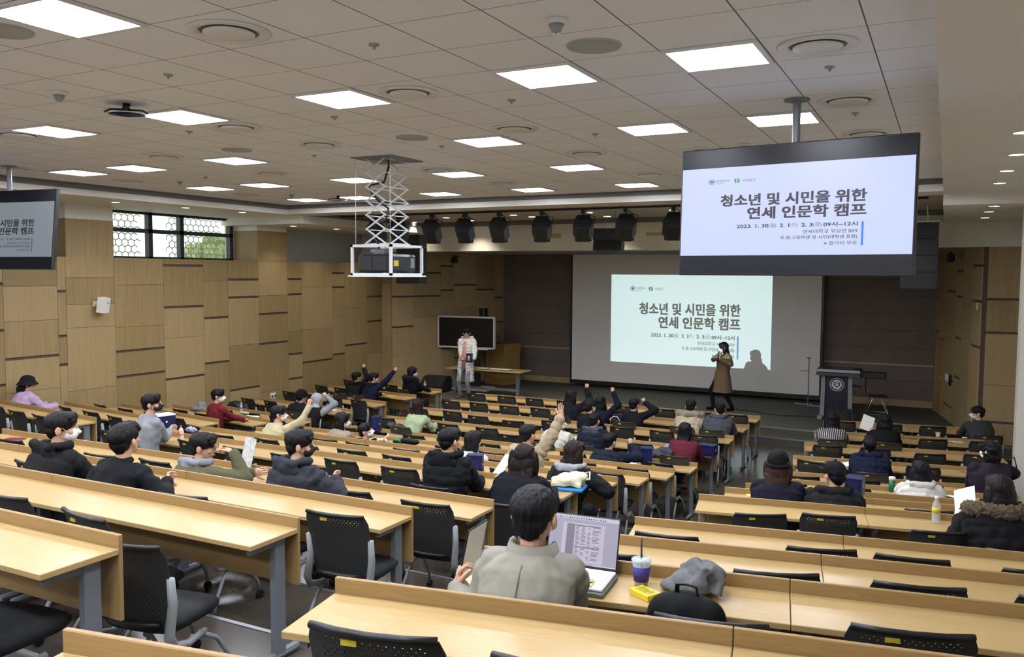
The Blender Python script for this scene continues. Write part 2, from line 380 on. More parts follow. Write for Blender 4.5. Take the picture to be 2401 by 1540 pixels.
pm = MB(); panels(pm, [(.63, 1.3, ZL((-.45, 's'), (-1.1, 's'), (-2.12, 'l'), (-2.85, 's'), (-3.42, 's'))), (1.3, 1.9, ZL((.33, 's'), (-.45, 's'), (-1.3, 's'), (-2.1, 's'), (-3.0, 'l'))), (1.9, 2.2, ZL((-1.0, 'l'),))], .1, Cz(.74), lambda u, w, z: (u, 18.82-w, z)); struct('column_right_panels', pm, M_panelx)
struct('baseboard_column', MB().box((.62, 18.78, 0), (XR, 18.82, .14)), M_panelx)
M_dark = mat('stage_back_panel', '75685f', .75, var=.15, scale=3)
BW = MB().box((-12.4, 23.2, 0), (.0, 23.6, ZT)); struct('wall_stage_back', BW, M_slot)
pb = MB()
zz = [.48, .95, 1.33, 1.37, 1.78, 2.2, 2.62, 3.05, 3.5, 3.95, ZT]
for a, b in zip(zz[:-1], zz[1:]):
    if b-a > .1: pb.box((-12.3, 23.17, a+.004), (-.15, 23.2, b-.004))
struct('wall_stage_back_panels', pb, M_dark)
struct('trim_5', MB().box((-12.3, 23.15, 1.33), (-.17, 23.2, 1.375)), M_stagewood)
struct('baseboard_stage', MB().box((-12.3, 23.14, ST), (-.17, 23.2, ST+.17)), M_stagewood)
struct('wall_right', MB().box((XR, -3, -.3), (XR+.2, 24, Cz(1.7))), M_white)
struct('wall_back', MB().box((XL-.7, -3.2, -.3), (XR+.2, -3, Cz(1.7))), M_white)
struct('column_white', MB().box((1.0, 14.6, 0), (1.5, 15.1, Cz(1.05))), mat('column_paint', 'd5d2c6', .6, var=.04, scale=3))
# door in the right stage wall
dd = Vector((.63+.19, 18.78-23.2, 0)).normalized(); dn = Vector((dd.y, -dd.x, 0))
door = bpy.data.objects.new('door_1', None); COL.objects.link(door); door['kind'] = 'structure'
def onR(u, w, z): return Vector((-.19, 23.2, 0))+dd*u+dn*w+Vector((0, 0, z))
def boxR(mb, u0, u1, w0, w1, z0, z1, mi=0):
    vs = [onR(u, w, z) for u in (u0, u1) for w in (w0, w1) for z in (z0, z1)]
    return mb.add(vs, [(0, 1, 3, 2), (4, 6, 7, 5), (0, 4, 5, 1), (2, 3, 7, 6), (0, 2, 6, 4), (1, 5, 7, 3)], mi)
o = boxR(MB(), .40, 1.08, .026, .045, ST, 2.05).build('door_leaf', M_stagewood, door)
q = MB(); boxR(q, .28, .40, .026, .07, ST, 2.12); boxR(q, 1.08, 1.14, .026, .06, ST, 2.12); boxR(q, .28, 1.14, .026, .06, 2.05, 2.12); q.build('door_frame', M_podwood, door)
q = MB().ell(onR(1.0, .075, 1.2), .025); q.build('door_knob', M_steel, door, True)
# ---------------------------------------------------------------- desks
def make_desk(L):
    t = thing('lecture_desk', (0, 0, 0), 'x', 'desk')
    MB().box((0, -.385, DT-.028), (L-.003, -.02, DT), bev=.003).build('tabletop', M_desk, t)
    MB().box((0, -.02, .40), (L-.003, 0, .79), bev=.003).build('front_panel', M_edge, t)
    for x in (.06, L-.06):
        l = MB().box((x-.022, -.165, .03), (x+.022, -.085, DT-.03), bev=.004).box((x-.015, -.34, DT-.07), (x+.015, -.1, DT-.028)).build('leg', M_gray, t)
        MB().tube([(x, -.36, .035), (x, -.2, .03), (x, .0, .03), (x, .08, .035)], [.02, .026, .026, .02], 8).build('foot', M_gray, l)
    MB().box((.09, -.14, DT-.09), (L-.09, -.11, DT-.03)).build('crossbar', M_gray, t)
    reg(t); return t
PROTO = {}
def desk(L, x, y, z, rz, label, group):
    if L not in PROTO: o = PROTO[L] = make_desk(L)
    else: o = copy_tree(PROTO[L])
    o.location = (x, y, z); o.rotation_euler.z = rz; tag(o, label, 'desk', group); return o
def inview(pts, mx=260, my=200):
    for p in pts:
        x, y = topx(p)
        if -mx < x < 2401+mx and -my < y < 1540+my: return True
    return False
BN = {'L': 'left wall block', 'M': 'middle block', 'R': 'right block'}
DESKS = []
for k in range(14):
    Y, z = ROWY[k], ROWF[k]
    for i in range(3):
        x = -9.7+i*2.167
        if inview([(x+a, Y-.2, z+.7) for a in (0, 1, 2.1)]): DESKS.append(('M', k, i, x, Y, z, 2.167, 0))
    for i in range(2):
        x = -2.04+i*1.475*cos(RA); yy = rowy('R', k, x)
        if inview([(x+a, yy-.2, z+.7) for a in (0, .7, 1.47)]): DESKS.append(('R', k, i, x, yy, z, 1.475, RA))
    if k < 9:
        for i in range(2):
            x = -13.62+i*1.44
            DESKS.append(('L', k, i, x, rowy('L', k, x), z, 1.44, -RAD(7.4)))
for b, k, i, x, Y, z, L, rz in DESKS:
    n = 3 if b == 'M' else 2
    side = ['left end', 'middle', 'right end'][i if n == 3 else 2*i]
    desk(L, x, Y, z, rz, f'light wood desk at the {side} of {BN[b]}, {ORD[k]} row from stage', 'light wood lecture desks')
# ---------------------------------------------------------------- chairs
def perf_mat():
    m = bpy.data.materials.new('perforated_black'); m.use_nodes = True; t = NT(m); ob = t.obj()
    sp = t.n('ShaderNodeSeparateXYZ'); t.l(ob, sp.inputs[0]); X, Z = sp.outputs[0], sp.outputs[2]; s = .026
    def dots(ox, oz):
        u = t.math('SUBTRACT', t.math('FRACT', t.math('ADD', t.math('DIVIDE', X, s), ox)), .5); w = t.math('SUBTRACT', t.math('FRACT', t.math('ADD', t.math('DIVIDE', Z, s), oz)), .5)
        return t.math('LESS_THAN', t.math('ADD', t.math('MULTIPLY', u, u), t.math('MULTIPLY', w, w)), .015)
    h = t.math('MAXIMUM', dots(30, 30), dots(30.5, 30.5))
    h = t.math('MULTIPLY', h, t.math('MULTIPLY', t.math('GREATER_THAN', Z, .50), t.math('LESS_THAN', Z, .835)))
    h = t.math('MULTIPLY', h, t.math('LESS_THAN', t.math('ABSOLUTE', X), .175))
    t.b.inputs['Base Color'].default_value = (*lin('2b2c2c'), 1); t.b.inputs['Roughness'].default_value = .5
    a = t.math('SUBTRACT', 1, h); t.l(a, t.b.inputs['Alpha']); return m
M_perf = perf_mat()
def back_pt(u, w):                            # u -1..1 across, w 0..1 up: a reclined, dished shell
    z = .44+.42*w; half = .205+.03*w-.02*max(0, w-.8)*5*.3
    y = -.205-.05*w-.03*max(0, w-.75)*2+.05*(u*u)*(1-.3*w)-.02
    return Vector((u*half, y, z))
def make_chair():
    t = thing('perforated_chair', (0, 0, 0), 'x', 'chair')
    nu, nw = 10, 9; mb = MB(); g = []
    for side in (0, 1):
        for j in range(nw+1):
            for i in range(nu+1):
                u = -1+2*i/nu; w = j/nw
                if w > .95 and abs(u) > .93: u = math.copysign(.93+.05*(1-w)/.1, u)
                p = back_pt(u, w); g.append(p+Vector((0, -.005 if side == 0 else 0, 0)))
    N = (nu+1)*(nw+1); fs = []
    for j in range(nw):
        for i in range(nu):
            a = j*(nu+1)+i; fs += [(a, a+1, a+nu+2, a+nu+1), (N+a, N+a+nu+1, N+a+nu+2, N+a+1)]
    for i in range(nu): fs += [(i, N+i, N+i+1, i+1), (nw*(nu+1)+i, nw*(nu+1)+i+1, N+nw*(nu+1)+i+1, N+nw*(nu+1)+i)]
    for j in range(nw): a = j*(nu+1); c = a+nu; fs += [(a, a+nu+1, N+a+nu+1, N+a), (c, N+c, N+c+nu+1, c+nu+1)]
    mb.add(g, fs); bk = mb.build('backrest', M_perf, t); smooth_angle(bk, 50)
    q = MB().tube([back_pt(u, 1)+Vector((0, -.007, .004)) for u in (-.92, -.5, 0, .5, .92)], .013, 8).build('top_rim', M_blk, bk, True)
    MB().tube([back_pt(u, .06)+Vector((0, -.012, 0)) for u in (-.8, -.4, 0, .4, .8)], [.02, .03, .034, .03, .02], 8, flat=.5).build('lower_rim', M_blk, bk, True)
    c = back_pt(-.3, .93); MB().box((c.x-.026, c.y-.012, c.z-.009), (c.x+.026, c.y-.005, c.z+.009)).build('label_sticker', M_yellow, bk)['label'] = 'small yellow label sticker'
    st = MB()
    rings = []
    for z, e in ((.405, .02), (.43, 0), (.455, 0), (.472, .02), (.478, .06)):
        ring = []
        for k in range(24):
            a = 2*pi*k/24; ca, sa = cos(a), sin(a); ex = .45
            ring.append(Vector(((.225-e)*math.copysign(abs(ca)**ex, ca), (.225-e)*math.copysign(abs(sa)**ex, sa)+.01, z-.015*max(0, sa)*(z > .44))))
        rings.append(ring)
    st.loft(rings).build('seat', M_fabblk, t, True)
    for sgn in (-1, 1):
        pts = [back_pt(sgn*1.0, .62)+Vector((sgn*.006, 0, 0)), back_pt(sgn*1.0, .3)+Vector((sgn*.012, -.004, 0)), Vector((sgn*.232, -.235, .42)), Vector((sgn*.235, -.20, .36)), Vector((sgn*.23, -.10, .335)), Vector((sgn*.215, .05, .34))]
        MB().tube(pts, [.02, .024, .026, .024, .02, .016], 8).build('side_support', M_gray2, t, True)
        for fy in (-1, 1):
            y1 = .235 if fy > 0 else -.245
            lg = MB().tube([(sgn*.215, .02*fy-.02, .35), (sgn*.225, y1*.55, .27), (sgn*.235, y1*.92, .14), (sgn*.238, y1, .062)], .0125, 8).build('leg', M_gray2, t, True)
            MB().cyl((sgn*.226, y1, .031), (sgn*.25, y1, .031), .031, 14).build('caster', M_blk, lg)
    reg(t); return t
CH0 = None; NCH = {}
def chair(b, k, X, dy=0.0, rz=0.0, note=None, occupied=False):
    global CH0
    Y = rowy(b, k, X)-(.80 if occupied else .33)+dy; z = ROWF[k]
    if not inview([(X, Y, z+.7), (X, Y-.3, z+.5)], 200, 150): return
    if CH0 is None: o = CH0 = make_chair()
    else: o = copy_tree(CH0)
    o.location = (X, Y, z); o.rotation_euler.z = rz+(-RAD(7.4) if b == 'L' else (RA if b == 'R' else 0))
    NCH.setdefault((b, k), []).append((X, o, note)); return o
# ---------------------------------------------------------------- ceiling fixtures
M_diff = mat('panel_diffuser', 'ebf0fc', .5, emit=PANEL_W)
M_lframe = mat('panel_frame', 'dfe0e0', .4, var=.03, scale=20)
ZCL = Cz(1.39)
def make_panel():
    t = thing('ceiling_light_panel', (0, 0, 0), 'x', 'ceiling light')
    f = MB(); h = .296; w = .03
    for a, b in (((-h, -h), (h, -h+w)), ((-h, h-w), (h, h)), ((-h, -h+w), (-h+w, h-w)), ((h-w, -h+w), (h, h-w))): f.box((a[0], a[1], -.016), (b[0], b[1], .0))
    f.build('frame', M_lframe, t)
    MB().box((-h+w, -h+w, -.012), (h-w, h-w, -.002)).build('diffuser', M_diff, t); reg(t); return t
LP = None; ranks = {}
for j in (-12, -8, -4, 0, 4, 8, 12):
    for i in (0, -2, -5, -8, -11, -14, -16):
        if (i, j) == (-8, 4): continue
        x = TX0+.6*(i+.5); y = TY0+.6*(j+.5)
        if y > -2.5: ranks.setdefault(j, []).append((x, y))
jj = sorted(ranks)[::-1]
for a, j in enumerate(jj):
    row = sorted(ranks[j])
    for c, (x, y) in enumerate(row):
        if LP is None: o = LP = make_panel()
        else: o = copy_tree(LP)
        o.location = (x, y, ZCL); tag(o, f'square ceiling light panel, {ORD[a]} row counted from the stage, {ORD[c]} from the left wall', 'ceiling light', 'square ceiling light panels')
def make_diffuser():
    t = thing('air_diffuser', (0, 0, 0), 'x', 'air vent')
    MB().lathe([(.12, 0), (.235, 0), (.24, -.006), (.225, -.016), (.175, -.012), (.165, .0)], 32).build('outer_ring', M_lframe, t, True)
    MB().lathe([(.001, -.028), (.12, -.028), (.145, -.02), (.148, -.012), (.12, -.010)], 28).build('inner_dish', M_lframe, t, True)
    MB().lathe([(.10, -.001), (.175, -.001), (.175, -.004), (.10, -.004)], 28).build('dark_gap', M_reveal, t); reg(t); return t
DI = None
dl = [(-3.5, -2.5), (1.5, .5), (-3.5, .55), (1.5, 3.5), (-3.5, 3.55), (-7.45, 1.5), (1.5, 6.45), (-7.45, 3.5), (-11.4, .45), (-11.4, 3.45), (-3.5, 6.6), (-3.5, 10.4), (-11.45, 6.55), (-7.5, 7.6), (-16.1, 6.4), (-16.1, 10.4), (-7.45, 10.6), (-16.2, 3.4)]
byj = sorted(dl, key=lambda q: -q[1])
cn = {}
for n, (i, j) in enumerate(byj):
    if DI is None: o = DI = make_diffuser()
    else: o = copy_tree(DI)
    x, y = TX0+.6*i, TY0+.6*j; o.location = (x, y, ZCL)
    col = {-16: 'leftmost', -11: 'second', -7: 'third', -4: 'fourth', 1: 'rightmost'}[min((-16, -11, -7, -4, 1), key=lambda c: abs(c-i))]
    cn[col] = cn.get(col, 0)+1
    tag(o, f'round white ceiling air vent in the {col} column, {ORD[cn[col]-1]} from the stage', 'air vent', 'round ceiling air vents')
M_spk = mat('speaker_mesh', 'aeb2b3', .6, var=.15, scale=200)
SPO = None
for (i, j), lb in zip(((-.53, -.48), (-5.46, -3.5), (-5.5, 3.6), (-9.36, 3.4)), ('between the two nearest right light panels', 'at the upper left edge beside the big light panel', 'midway, above the projector lift', 'left of the projector lift')):
    o = MB().lathe([(.001, -.004), (.15, -.004), (.155, -.010), (.165, -.010), (.17, -.002), (.17, 0)], 28).build('ceiling_speaker', M_spk, None, True, (TX0+.6*i, TY0+.6*j, ZCL))
    tag(o, 'flat round grey ceiling speaker '+lb, 'speaker', 'round ceiling speakers')
for (x, y), lb in zip(((-1.95, 4.3), (-6.18, 4.3), (-2.46, 9.25), (-1.97, 9.21), (-10.39, 9.16), (-10.35, 11.57)), ('nearest, high in the middle of the picture', 'left, behind the black ceiling bracket', 'left one of the pair above the hanging screen', 'right one of the pair above the hanging screen', 'small one left of the scissor lift', 'smallest one near the front left corner')):
    t = thing('smoke_detector', (x, y, ZCL), 'white cone smoke detector, '+lb, 'smoke detector', 'ceiling smoke detectors')
    MB().lathe([(.001, 0), (.062, 0), (.065, -.022), (.055, -.03), (.001, -.03)], 20).build('base', M_lframe, t, True); MB().lathe([(.045, -.028), (.035, -.05), (.024, -.075), (.001, -.08)], 16).build('sensor_head', M_gray2, t, True)
for n, (i, j) in enumerate(((-2.52, -1.5), (-5.5, -1.5), (-2.52, 1.55), (1.5, 1.5), (-5.47, 1.5), (-2.53, 4.6), (1.5, 4.5), (-5.56, 4.65), (-8.5, 1.5), (-8.5, 4.6), (-13.53, 6.5))):
    o = MB().lathe([(.001, -.03), (.008, -.03), (.010, -.012), (.03, -.010), (.035, 0), (.001, 0)], 14).build('sprinkler_head', M_steel, None, True, (TX0+.6*i, TY0+.6*j, ZCL))
    c = 'rightmost' if i > 0 else ('second' if i > -3 else ('third' if i > -6 else 'leftmost')); cn['s'+c] = cn.get('s'+c, 0)+1
    tag(o, f'small sprinkler head in the {c} line of the tiles, {ORD[cn["s"+c]-1]} from the back', 'sprinkler', 'ceiling sprinklers')
for (x, y), lb in (((-6.12, 4.86), 'black X-shaped ceiling bracket with clear ring beside a light panel, upper left'), ((-9.91, 12.31), 'small black X-shaped ceiling bracket near the front left light panels')):
    t = thing('ceiling_bracket', (x, y, ZCL), lb, 'bracket', 'X-shaped ceiling brackets'); q = MB()
    q.cyl((0, 0, -.05), (0, 0, 0), .03)
    for a in (45, 135, 225, 315): q.tube([(0, 0, -.05), (.12*cos(RAD(a)), .12*sin(RAD(a)), -.05), (.17*cos(RAD(a)), .17*sin(RAD(a)), -.075)], [.022, .018, .02], 6, flat=.4)
    q.build('arms', M_blk, t, True); MB().lathe([(.14, -.085), (.15, -.085), (.15, -.09), (.14, -.09), (.14, -.085)], 24).build('ring', M_lframe, t, True)
M_dlt = mat('downlight_glow', 'fff6e6', .5, emit=5)
def downlight(x, y, z, lb, r=.07, p=8):
    t = thing('downlight', (x, y, z), lb, 'downlight', 'round recessed downlights')
    MB().lathe([(r, 0), (r+.012, 0), (r+.012, -.006), (r, -.006), (r, 0)], 20).build('rim', M_white, t, True); MB().lathe([(.001, -.002), (r, -.002), (r, -.004), (.001, -.004)], 20).build('lens', M_dlt, t)
    light('downlight_lamp', 'SPOT', (x, y, z-.02), p, (1, .9, .74), spot_size=RAD(110), spot_blend=.8, shadow_soft_size=.05)
for n, (x, y) in enumerate(((-13.0, 6.6), (-12.94, 10.01), (-12.8, 11.4), (-12.7, 12.75))): downlight(x, y, Cz(1.2), f'warm downlight in the left soffit above the window wall, {ORD[n]} from the back', p=14)
for n, (x, y) in enumerate(((-13.2, 14.8), (-13.1, 16.2), (-13.0, 17.6))): downlight(x, y, Cz(1.04), f'warm downlight in the lowered left soffit, {ORD[n]} from the window', p=22)
for n, (px_, py_) in enumerate(((2398, 310), (2384, 362), (2361, 400), (2344, 429))): p = atZ(px_, py_, Cz(1.2)); downlight(p.x, p.y, p.z, f'downlight in the upper right soffit, {ORD[n]} from the camera', p=4)
for n, (px_, py_) in enumerate(((2331, 483), (2319, 496), (2310, 510))): p = atZ(px_, py_, Cz(1.04)); downlight(p.x, p.y, p.z, f'downlight in the lower right soffit, {ORD[n]} from the camera', p=4)
for n, (px_, py_) in enumerate(((970, 521), (1046, 510), (1104, 517), (1204, 504), (1247, 508), (1381, 498), (1424, 507), (1578, 492))): p = atZ(px_, py_, Cz(1.30)); downlight(p.x, p.y, p.z, f'downlight in the tray behind the stage spotlights, {ORD[n]} from the left', .085, 60)
cove = light('cove_strip', 'AREA', (-3.3, 18.55, Cz(1.22)), 9, (.95, 1, .45), (RAD(150), 0, 0), shape='RECTANGLE', size=3.2, size_y=.06)
tag(MB().box((-5.4, 18.60, Cz(1.195)), (-1.8, 18.68, Cz(1.225))).build('cove_light', mat('cove_glow', 'f4ff9a', .5, emit=3)), 'glowing yellow-green cove light strip above the stage header', 'cove light')
# stage spotlights on a black track
zt_, yt_ = Cz(1.22), 14.85
tk = thing('lighting_track', (0, yt_, zt_), 'long black lighting track hanging in front of the stage', 'light track')
q = MB().box((-11.9, -.02, -.02), (-.3, .02, .02)); q.box((-9.2, .06, .0), (-.3, .08, .02)); q.build('rail', M_blk, tk)
for x in (-11, -8.2, -5.4, -2.6, -.6): MB().cyl((x, 0, .02), (x, 0, .08), .01).build('hanger', M_blk, tk)
SP = None
def make_spot():
    t = thing('stage_spotlight', (0, 0, 0), 'x', 'stage light')
    MB().box((-.03, -.03, -.06), (.03, .03, 0)).tube([(0, 0, -.05), (0, 0, -.12)], .012).build('clamp', M_blk, t)
    MB().tube([(-.15, 0, -.26), (-.15, 0, -.17), (-.1, 0, -.12), (.1, 0, -.12), (.15, 0, -.17), (.15, 0, -.26)], .009, 6).build('yoke', M_blk, t, True)
    R = rotz(RAD(22)) @ Matrix.Rotation(RAD(-32), 3, 'X'); q = MB(); hexp = [(.15, 0), (.085, .13), (-.085, .13), (-.15, 0), (-.085, -.13), (.085, -.13)]
    b = MB().prism(hexp, -.16, .15, 1); b.v = [tuple(R @ Vector(v)+Vector((0, 0, -.27))) for v in b.v]; hd = b.build('lamp_housing', M_blk2, t)
    q = MB().box((-.12, .15, -.11), (.12, .165, .10)); q.v = [tuple(R @ Vector(v)+Vector((0, 0, -.27))) for v in q.v]; q.build('front_lens', mat('dark_lens', '20262c', .1), hd)
    q = MB()
    for k in range(4): q.box((-.1, -.168, -.07+k*.04), (.1, -.16, -.055+k*.04))
    q.v = [tuple(R @ Vector(v)+Vector((0, 0, -.27))) for v in q.v]; q.build('vent_fins', M_blk, hd)
    MB().tube([(.02, .02, -.02), (.1, .03, -.08), (.17, .03, -.10), (.16, .02, -.2), (.1, -.03, -.24)], .006, 6).build('cable', M_blk, t, True); reg(t); return t
for n, px_ in enumerate((884, 935, 1013, 1090, 1171, 1271, 1368, 1468, 1580, 1700)):
    if SP is None: o = SP = make_spot()
    else: o = copy_tree(SP)
    p = atY(px_, 500, yt_); o.location = (p.x, yt_, zt_-.02); o.scale = (1.3, 1.3, 1.3); tag(o, f'black stage spotlight on the front track, {ORD[n]} from the left', 'stage light', 'stage spotlights on the track')
# hung loudspeakers
def hung(name, x, y, ztop, n, w, h, d, lb, tilt=0):
    t = thing(name, (x, y, ztop), lb, 'loudspeaker')
    for k in range(n):
        R = Matrix.Rotation(-RAD(tilt*(k+.3)), 3, 'X'); b = MB().prism([(-w/2, -d/2), (w/2, -d/2), (w*.36, d/2), (-w*.36, d/2)], -h, 0)
        b.v = [tuple(R @ Vector(v)+Vector((0, .03*k*tilt/6, -k*(h+.008)))) for v in b.v]; c = b.build('cabinet', M_blk2, t)
        g = MB().box((-w/2+.02, -d/2-.008, -h+.02), (w/2-.02, -d/2, -.02)); g.v = [tuple(R @ Vector(v)+Vector((0, .03*k*tilt/6, -k*(h+.008)))) for v in g.v]; g.build('grille', M_blk, c)
    q = MB()
    for sx in (-.2, .2): q.tube([(sx*w, 0, 0), (sx*w, 0, .1), (sx*w*.8, 0, Cz(1.30)-ztop if y < 18.7 else .3)], .008, 6)
    q.box((-w/2, -d/2, 0), (w/2, d/2, .02)); q.build('hanging_frame', M_steel, t); return t
hung('hung_loudspeaker', -6.25, 16.6, Cz(.93), 2, .62, .24, .42, 'black two-box loudspeaker hung in the middle of the stage header', 9)
hung('hung_loudspeaker', -11.7, 17.4, Cz(.92), 4, .66, .29, .5, 'tall black loudspeaker stack hung behind the projector lift, left')
hung('hung_loudspeaker', -.47, 17.6, Cz(.98), 4, .62, .3, .5, 'tall dark blue-black loudspeaker stack hung at the right behind the screen')
sp_ = thing('wall_speaker', atX(222, 712, XL), 'small white speaker bracketed on the left wood wall', 'speaker')
R_ = rotz(RAD(25)) @ Matrix.Rotation(RAD(8), 3, 'Y')
b = MB().prism([(.10, -.11), (.24, -.08), (.24, .08), (.10, .11)], -.14, .14); b.v = [tuple(R_ @ Vector(v)) for v in b.v]; b.build('cabinet', M_white, sp_)
b = MB().box((.241, -.075, -.13), (.247, .075, .13)); b.v = [tuple(R_ @ Vector(v)) for v in b.v]; b.build('grille', M_lframe, sp_); b = MB().box((.248, -.015, .03), (.25, .015, .06)); b.v = [tuple(R_ @ Vector(v)) for v in b.v]; b.build('badge', M_blk, sp_)
MB().box((-.01, -.04, -.05), (.02, .04, .05)).tube([(0, 0, 0), (.13, .03, 0)], .015).build('bracket', M_white, sp_)
op = atX(640, 928, XL)
o = MB().box((0, -.09, -.07), (.012, .09, .07), bev=.004).build('wall_outlet', M_white, None, False, op); tag(o, 'white wall outlet plate low on the left wood wall with plugs', 'outlet')
for k in (-.05, 0, .05): MB().box((.012, k-.015, -.02), (.04, k+.015, .02)).build('plug', M_blk if k else M_white, o)
# ---------------------------------------------------------------- scissor lift with projector
t = thing('projector_lift', (-6.17, 8.61, ZCL), 'white scissor lift with framed cage hanging from the ceiling', 'projector lift')
MB().box((-.3, -.34, -.012), (.3, .34, 0)).build('ceiling_plate', M_gray, t)
zc0 = atY(885, 578, 8.6).z-ZCL; zc1 = atY(885, 643, 8.6).z-ZCL
M_wm = mat('white_metal', 'd9dadb', .4, var=.03, scale=20)
sc = MB(); nst = 6; hs = (-.02-zc0-.03)/nst
for sy in (-.24, .24):
    for k in range(nst):
        z0 = -.02-k*hs; z1 = z0-hs
        for s_ in (-1, 1):
            w_ = .138
            sc.tube([(-w_*s_, sy+.012*s_, z0), (w_*s_, sy+.012*s_, z1)], .011, 4)
for k in range(nst+1):
    for sx in (-.138, .138): sc.cyl((sx, -.26, -.02-k*hs), (sx, .26, -.02-k*hs), .006, 8)
sc.build('scissor_arms', M_wm, t)
cg = MB(); X0, X1, Y0, Y1 = -.285, .285, -.33, .33; e = .015
for x in (X0, X1):
    for y in (Y0, Y1): cg.box((x-e, y-e, zc1), (x+e, y+e, zc0))
for z in (zc0, zc1):
    for y in (Y0, Y1): cg.box((X0-e, y-e, z-e), (X1+e, y+e, z+e))
    for x in (X0, X1): cg.box((x-e, Y0-e, z-e), (x+e, Y1+e, z+e))
cg.box((X0-.04, Y0-.04, zc1-.03), (X1+.04, Y1+.04, zc1-.012)); cg.box((-.2, -.2, zc0+.02), (.2, .2, zc0+.035)); cg.build('cage', M_wm, t)
MB().tube([(.02, 0, -.02), (.1, -.1, -.1), (.06, -.15, -.3), (-.12, -.2, -.33), (-.1, -.2, -.42), (.05, -.2, -.55), (.16, -.2, -.62), (.12, -.2, -.75), (-.12, -.2, -.83), (-.12, -.2, -.92), (.02, -.2, -1.05), (-.02, -.15, zc0-.02)], .014, 8).build('cable', M_blk, t, True)
for sx in (X0+.03, X1-.03): MB().cyl((sx, -.3, zc0), (sx, -.3, 0), .003, 6).build('steel_wire', M_steel, t)
t2 = thing('projector', (-6.17, 8.61, ZCL+zc1+.02), 'large black projector sitting inside the white lift cage', 'projector')
hp = (zc0-zc1)*.66
MB().box((-.245, -.29, .0), (.245, .28, hp), bev=.03).build('housing', M_blk2, t2)
MB().box((-.2, -.297, .03), (-.02, -.29, hp-.04)).box((.02, -.297, .03), (.2, -.297+.007, hp-.04)).build('vent_grille', M_blk, t2)
MB().box((.246, -.22, .08), (.249, -.12, .15)).build('warning_label', M_yellow, t2); MB().box((.246, .14, .06), (.249, .22, .18)).build('port_panel', M_gray, t2)
MB().box((-.14, -.1, hp), (.02, .02, hp+.06)).cyl((-.2, -.05, hp+.03), (-.14, -.05, hp+.03), .03).build('camera_module', M_gray2, t2); MB().cyl((0, .28, hp*.55), (0, .36, hp*.55), .055).build('lens', mat('dark_lens', '20262c', .1), t2)
# ---------------------------------------------------------------- slides and screens
def text_mesh(body, size, align='LEFT', bold=0.0, sx=1.0):
    cu = bpy.data.curves.new('lettering', 'FONT'); cu.body = body; cu.size = size; cu.align_x = align; cu.offset = bold*size; cu.resolution_u = 3; cu.extrude = 0
    o = bpy.data.objects.new('lettering', cu); COL.objects.link(o); dg = bpy.context.evaluated_depsgraph_get(); me = bpy.data.meshes.new_from_object(o.evaluated_get(dg)); bpy.data.objects.remove(o)
    for v in me.vertices: v.co.x *= sx
    return me
def place_mesh(me, name, m, parent, M):
    me.transform(M); me.materials.clear(); me.materials.append(m); o = bpy.data.objects.new(name, me); COL.objects.link(o); o.parent = parent; return o
def fit_text(body, w, h, bold=0.0):
    """lettering scaled to a width and height, origin at its lower left"""
    me = text_mesh(body, 1, 'LEFT'); 
    if bold:
        n0 = len(me.vertices); vs = [tuple(v.co) for v in me.vertices]; fs = [tuple(p.vertices) for p in me.polygons]; V = []; Fq = []
        for k, (a, b) in enumerate(((-1, -1), (1, -1), (-1, 1), (1, 1), (0, 0))): V += [(x+a*bold, y+b*bold*.8, z+.0003*k) for x, y, z in vs]; Fq += [tuple(i+k*n0 for i in f) for f in fs]
        bpy.data.meshes.remove(me); me = bpy.data.meshes.new('lettering'); me.from_pydata(V, [], Fq)
    xs = [v.co.x for v in me.vertices]; ys = [v.co.y for v in me.vertices]
    if not xs: return me
    sx = w/(max(xs)-min(xs)); sy = h/(max(ys)-min(ys)); x0, y0 = min(xs), min(ys)
    for v in me.vertices: v.co.x = (v.co.x-x0)*sx; v.co.y = (v.co.y-y0)*sy
    return me
def ring2(mb, cx, cy, r0, r1, ax, ay, n=32, mi=0):
    vs = []; fs = []
    for k in range(n):
        a = 2*pi*k/n
        for r in (r0, r1): vs.append((cx+r*ax*cos(a), cy+r*ay*sin(a), 0))
    for k in range(n): j = (k+1) % n; fs.append((2*k, 2*k+1, 2*j+1, 2*j))
    mb.add(vs, fs, mi)
def poly2(mb, pts, mi=0): mb.add([(x, y, 0) for x, y in pts], [tuple(range(len(pts)))], mi)
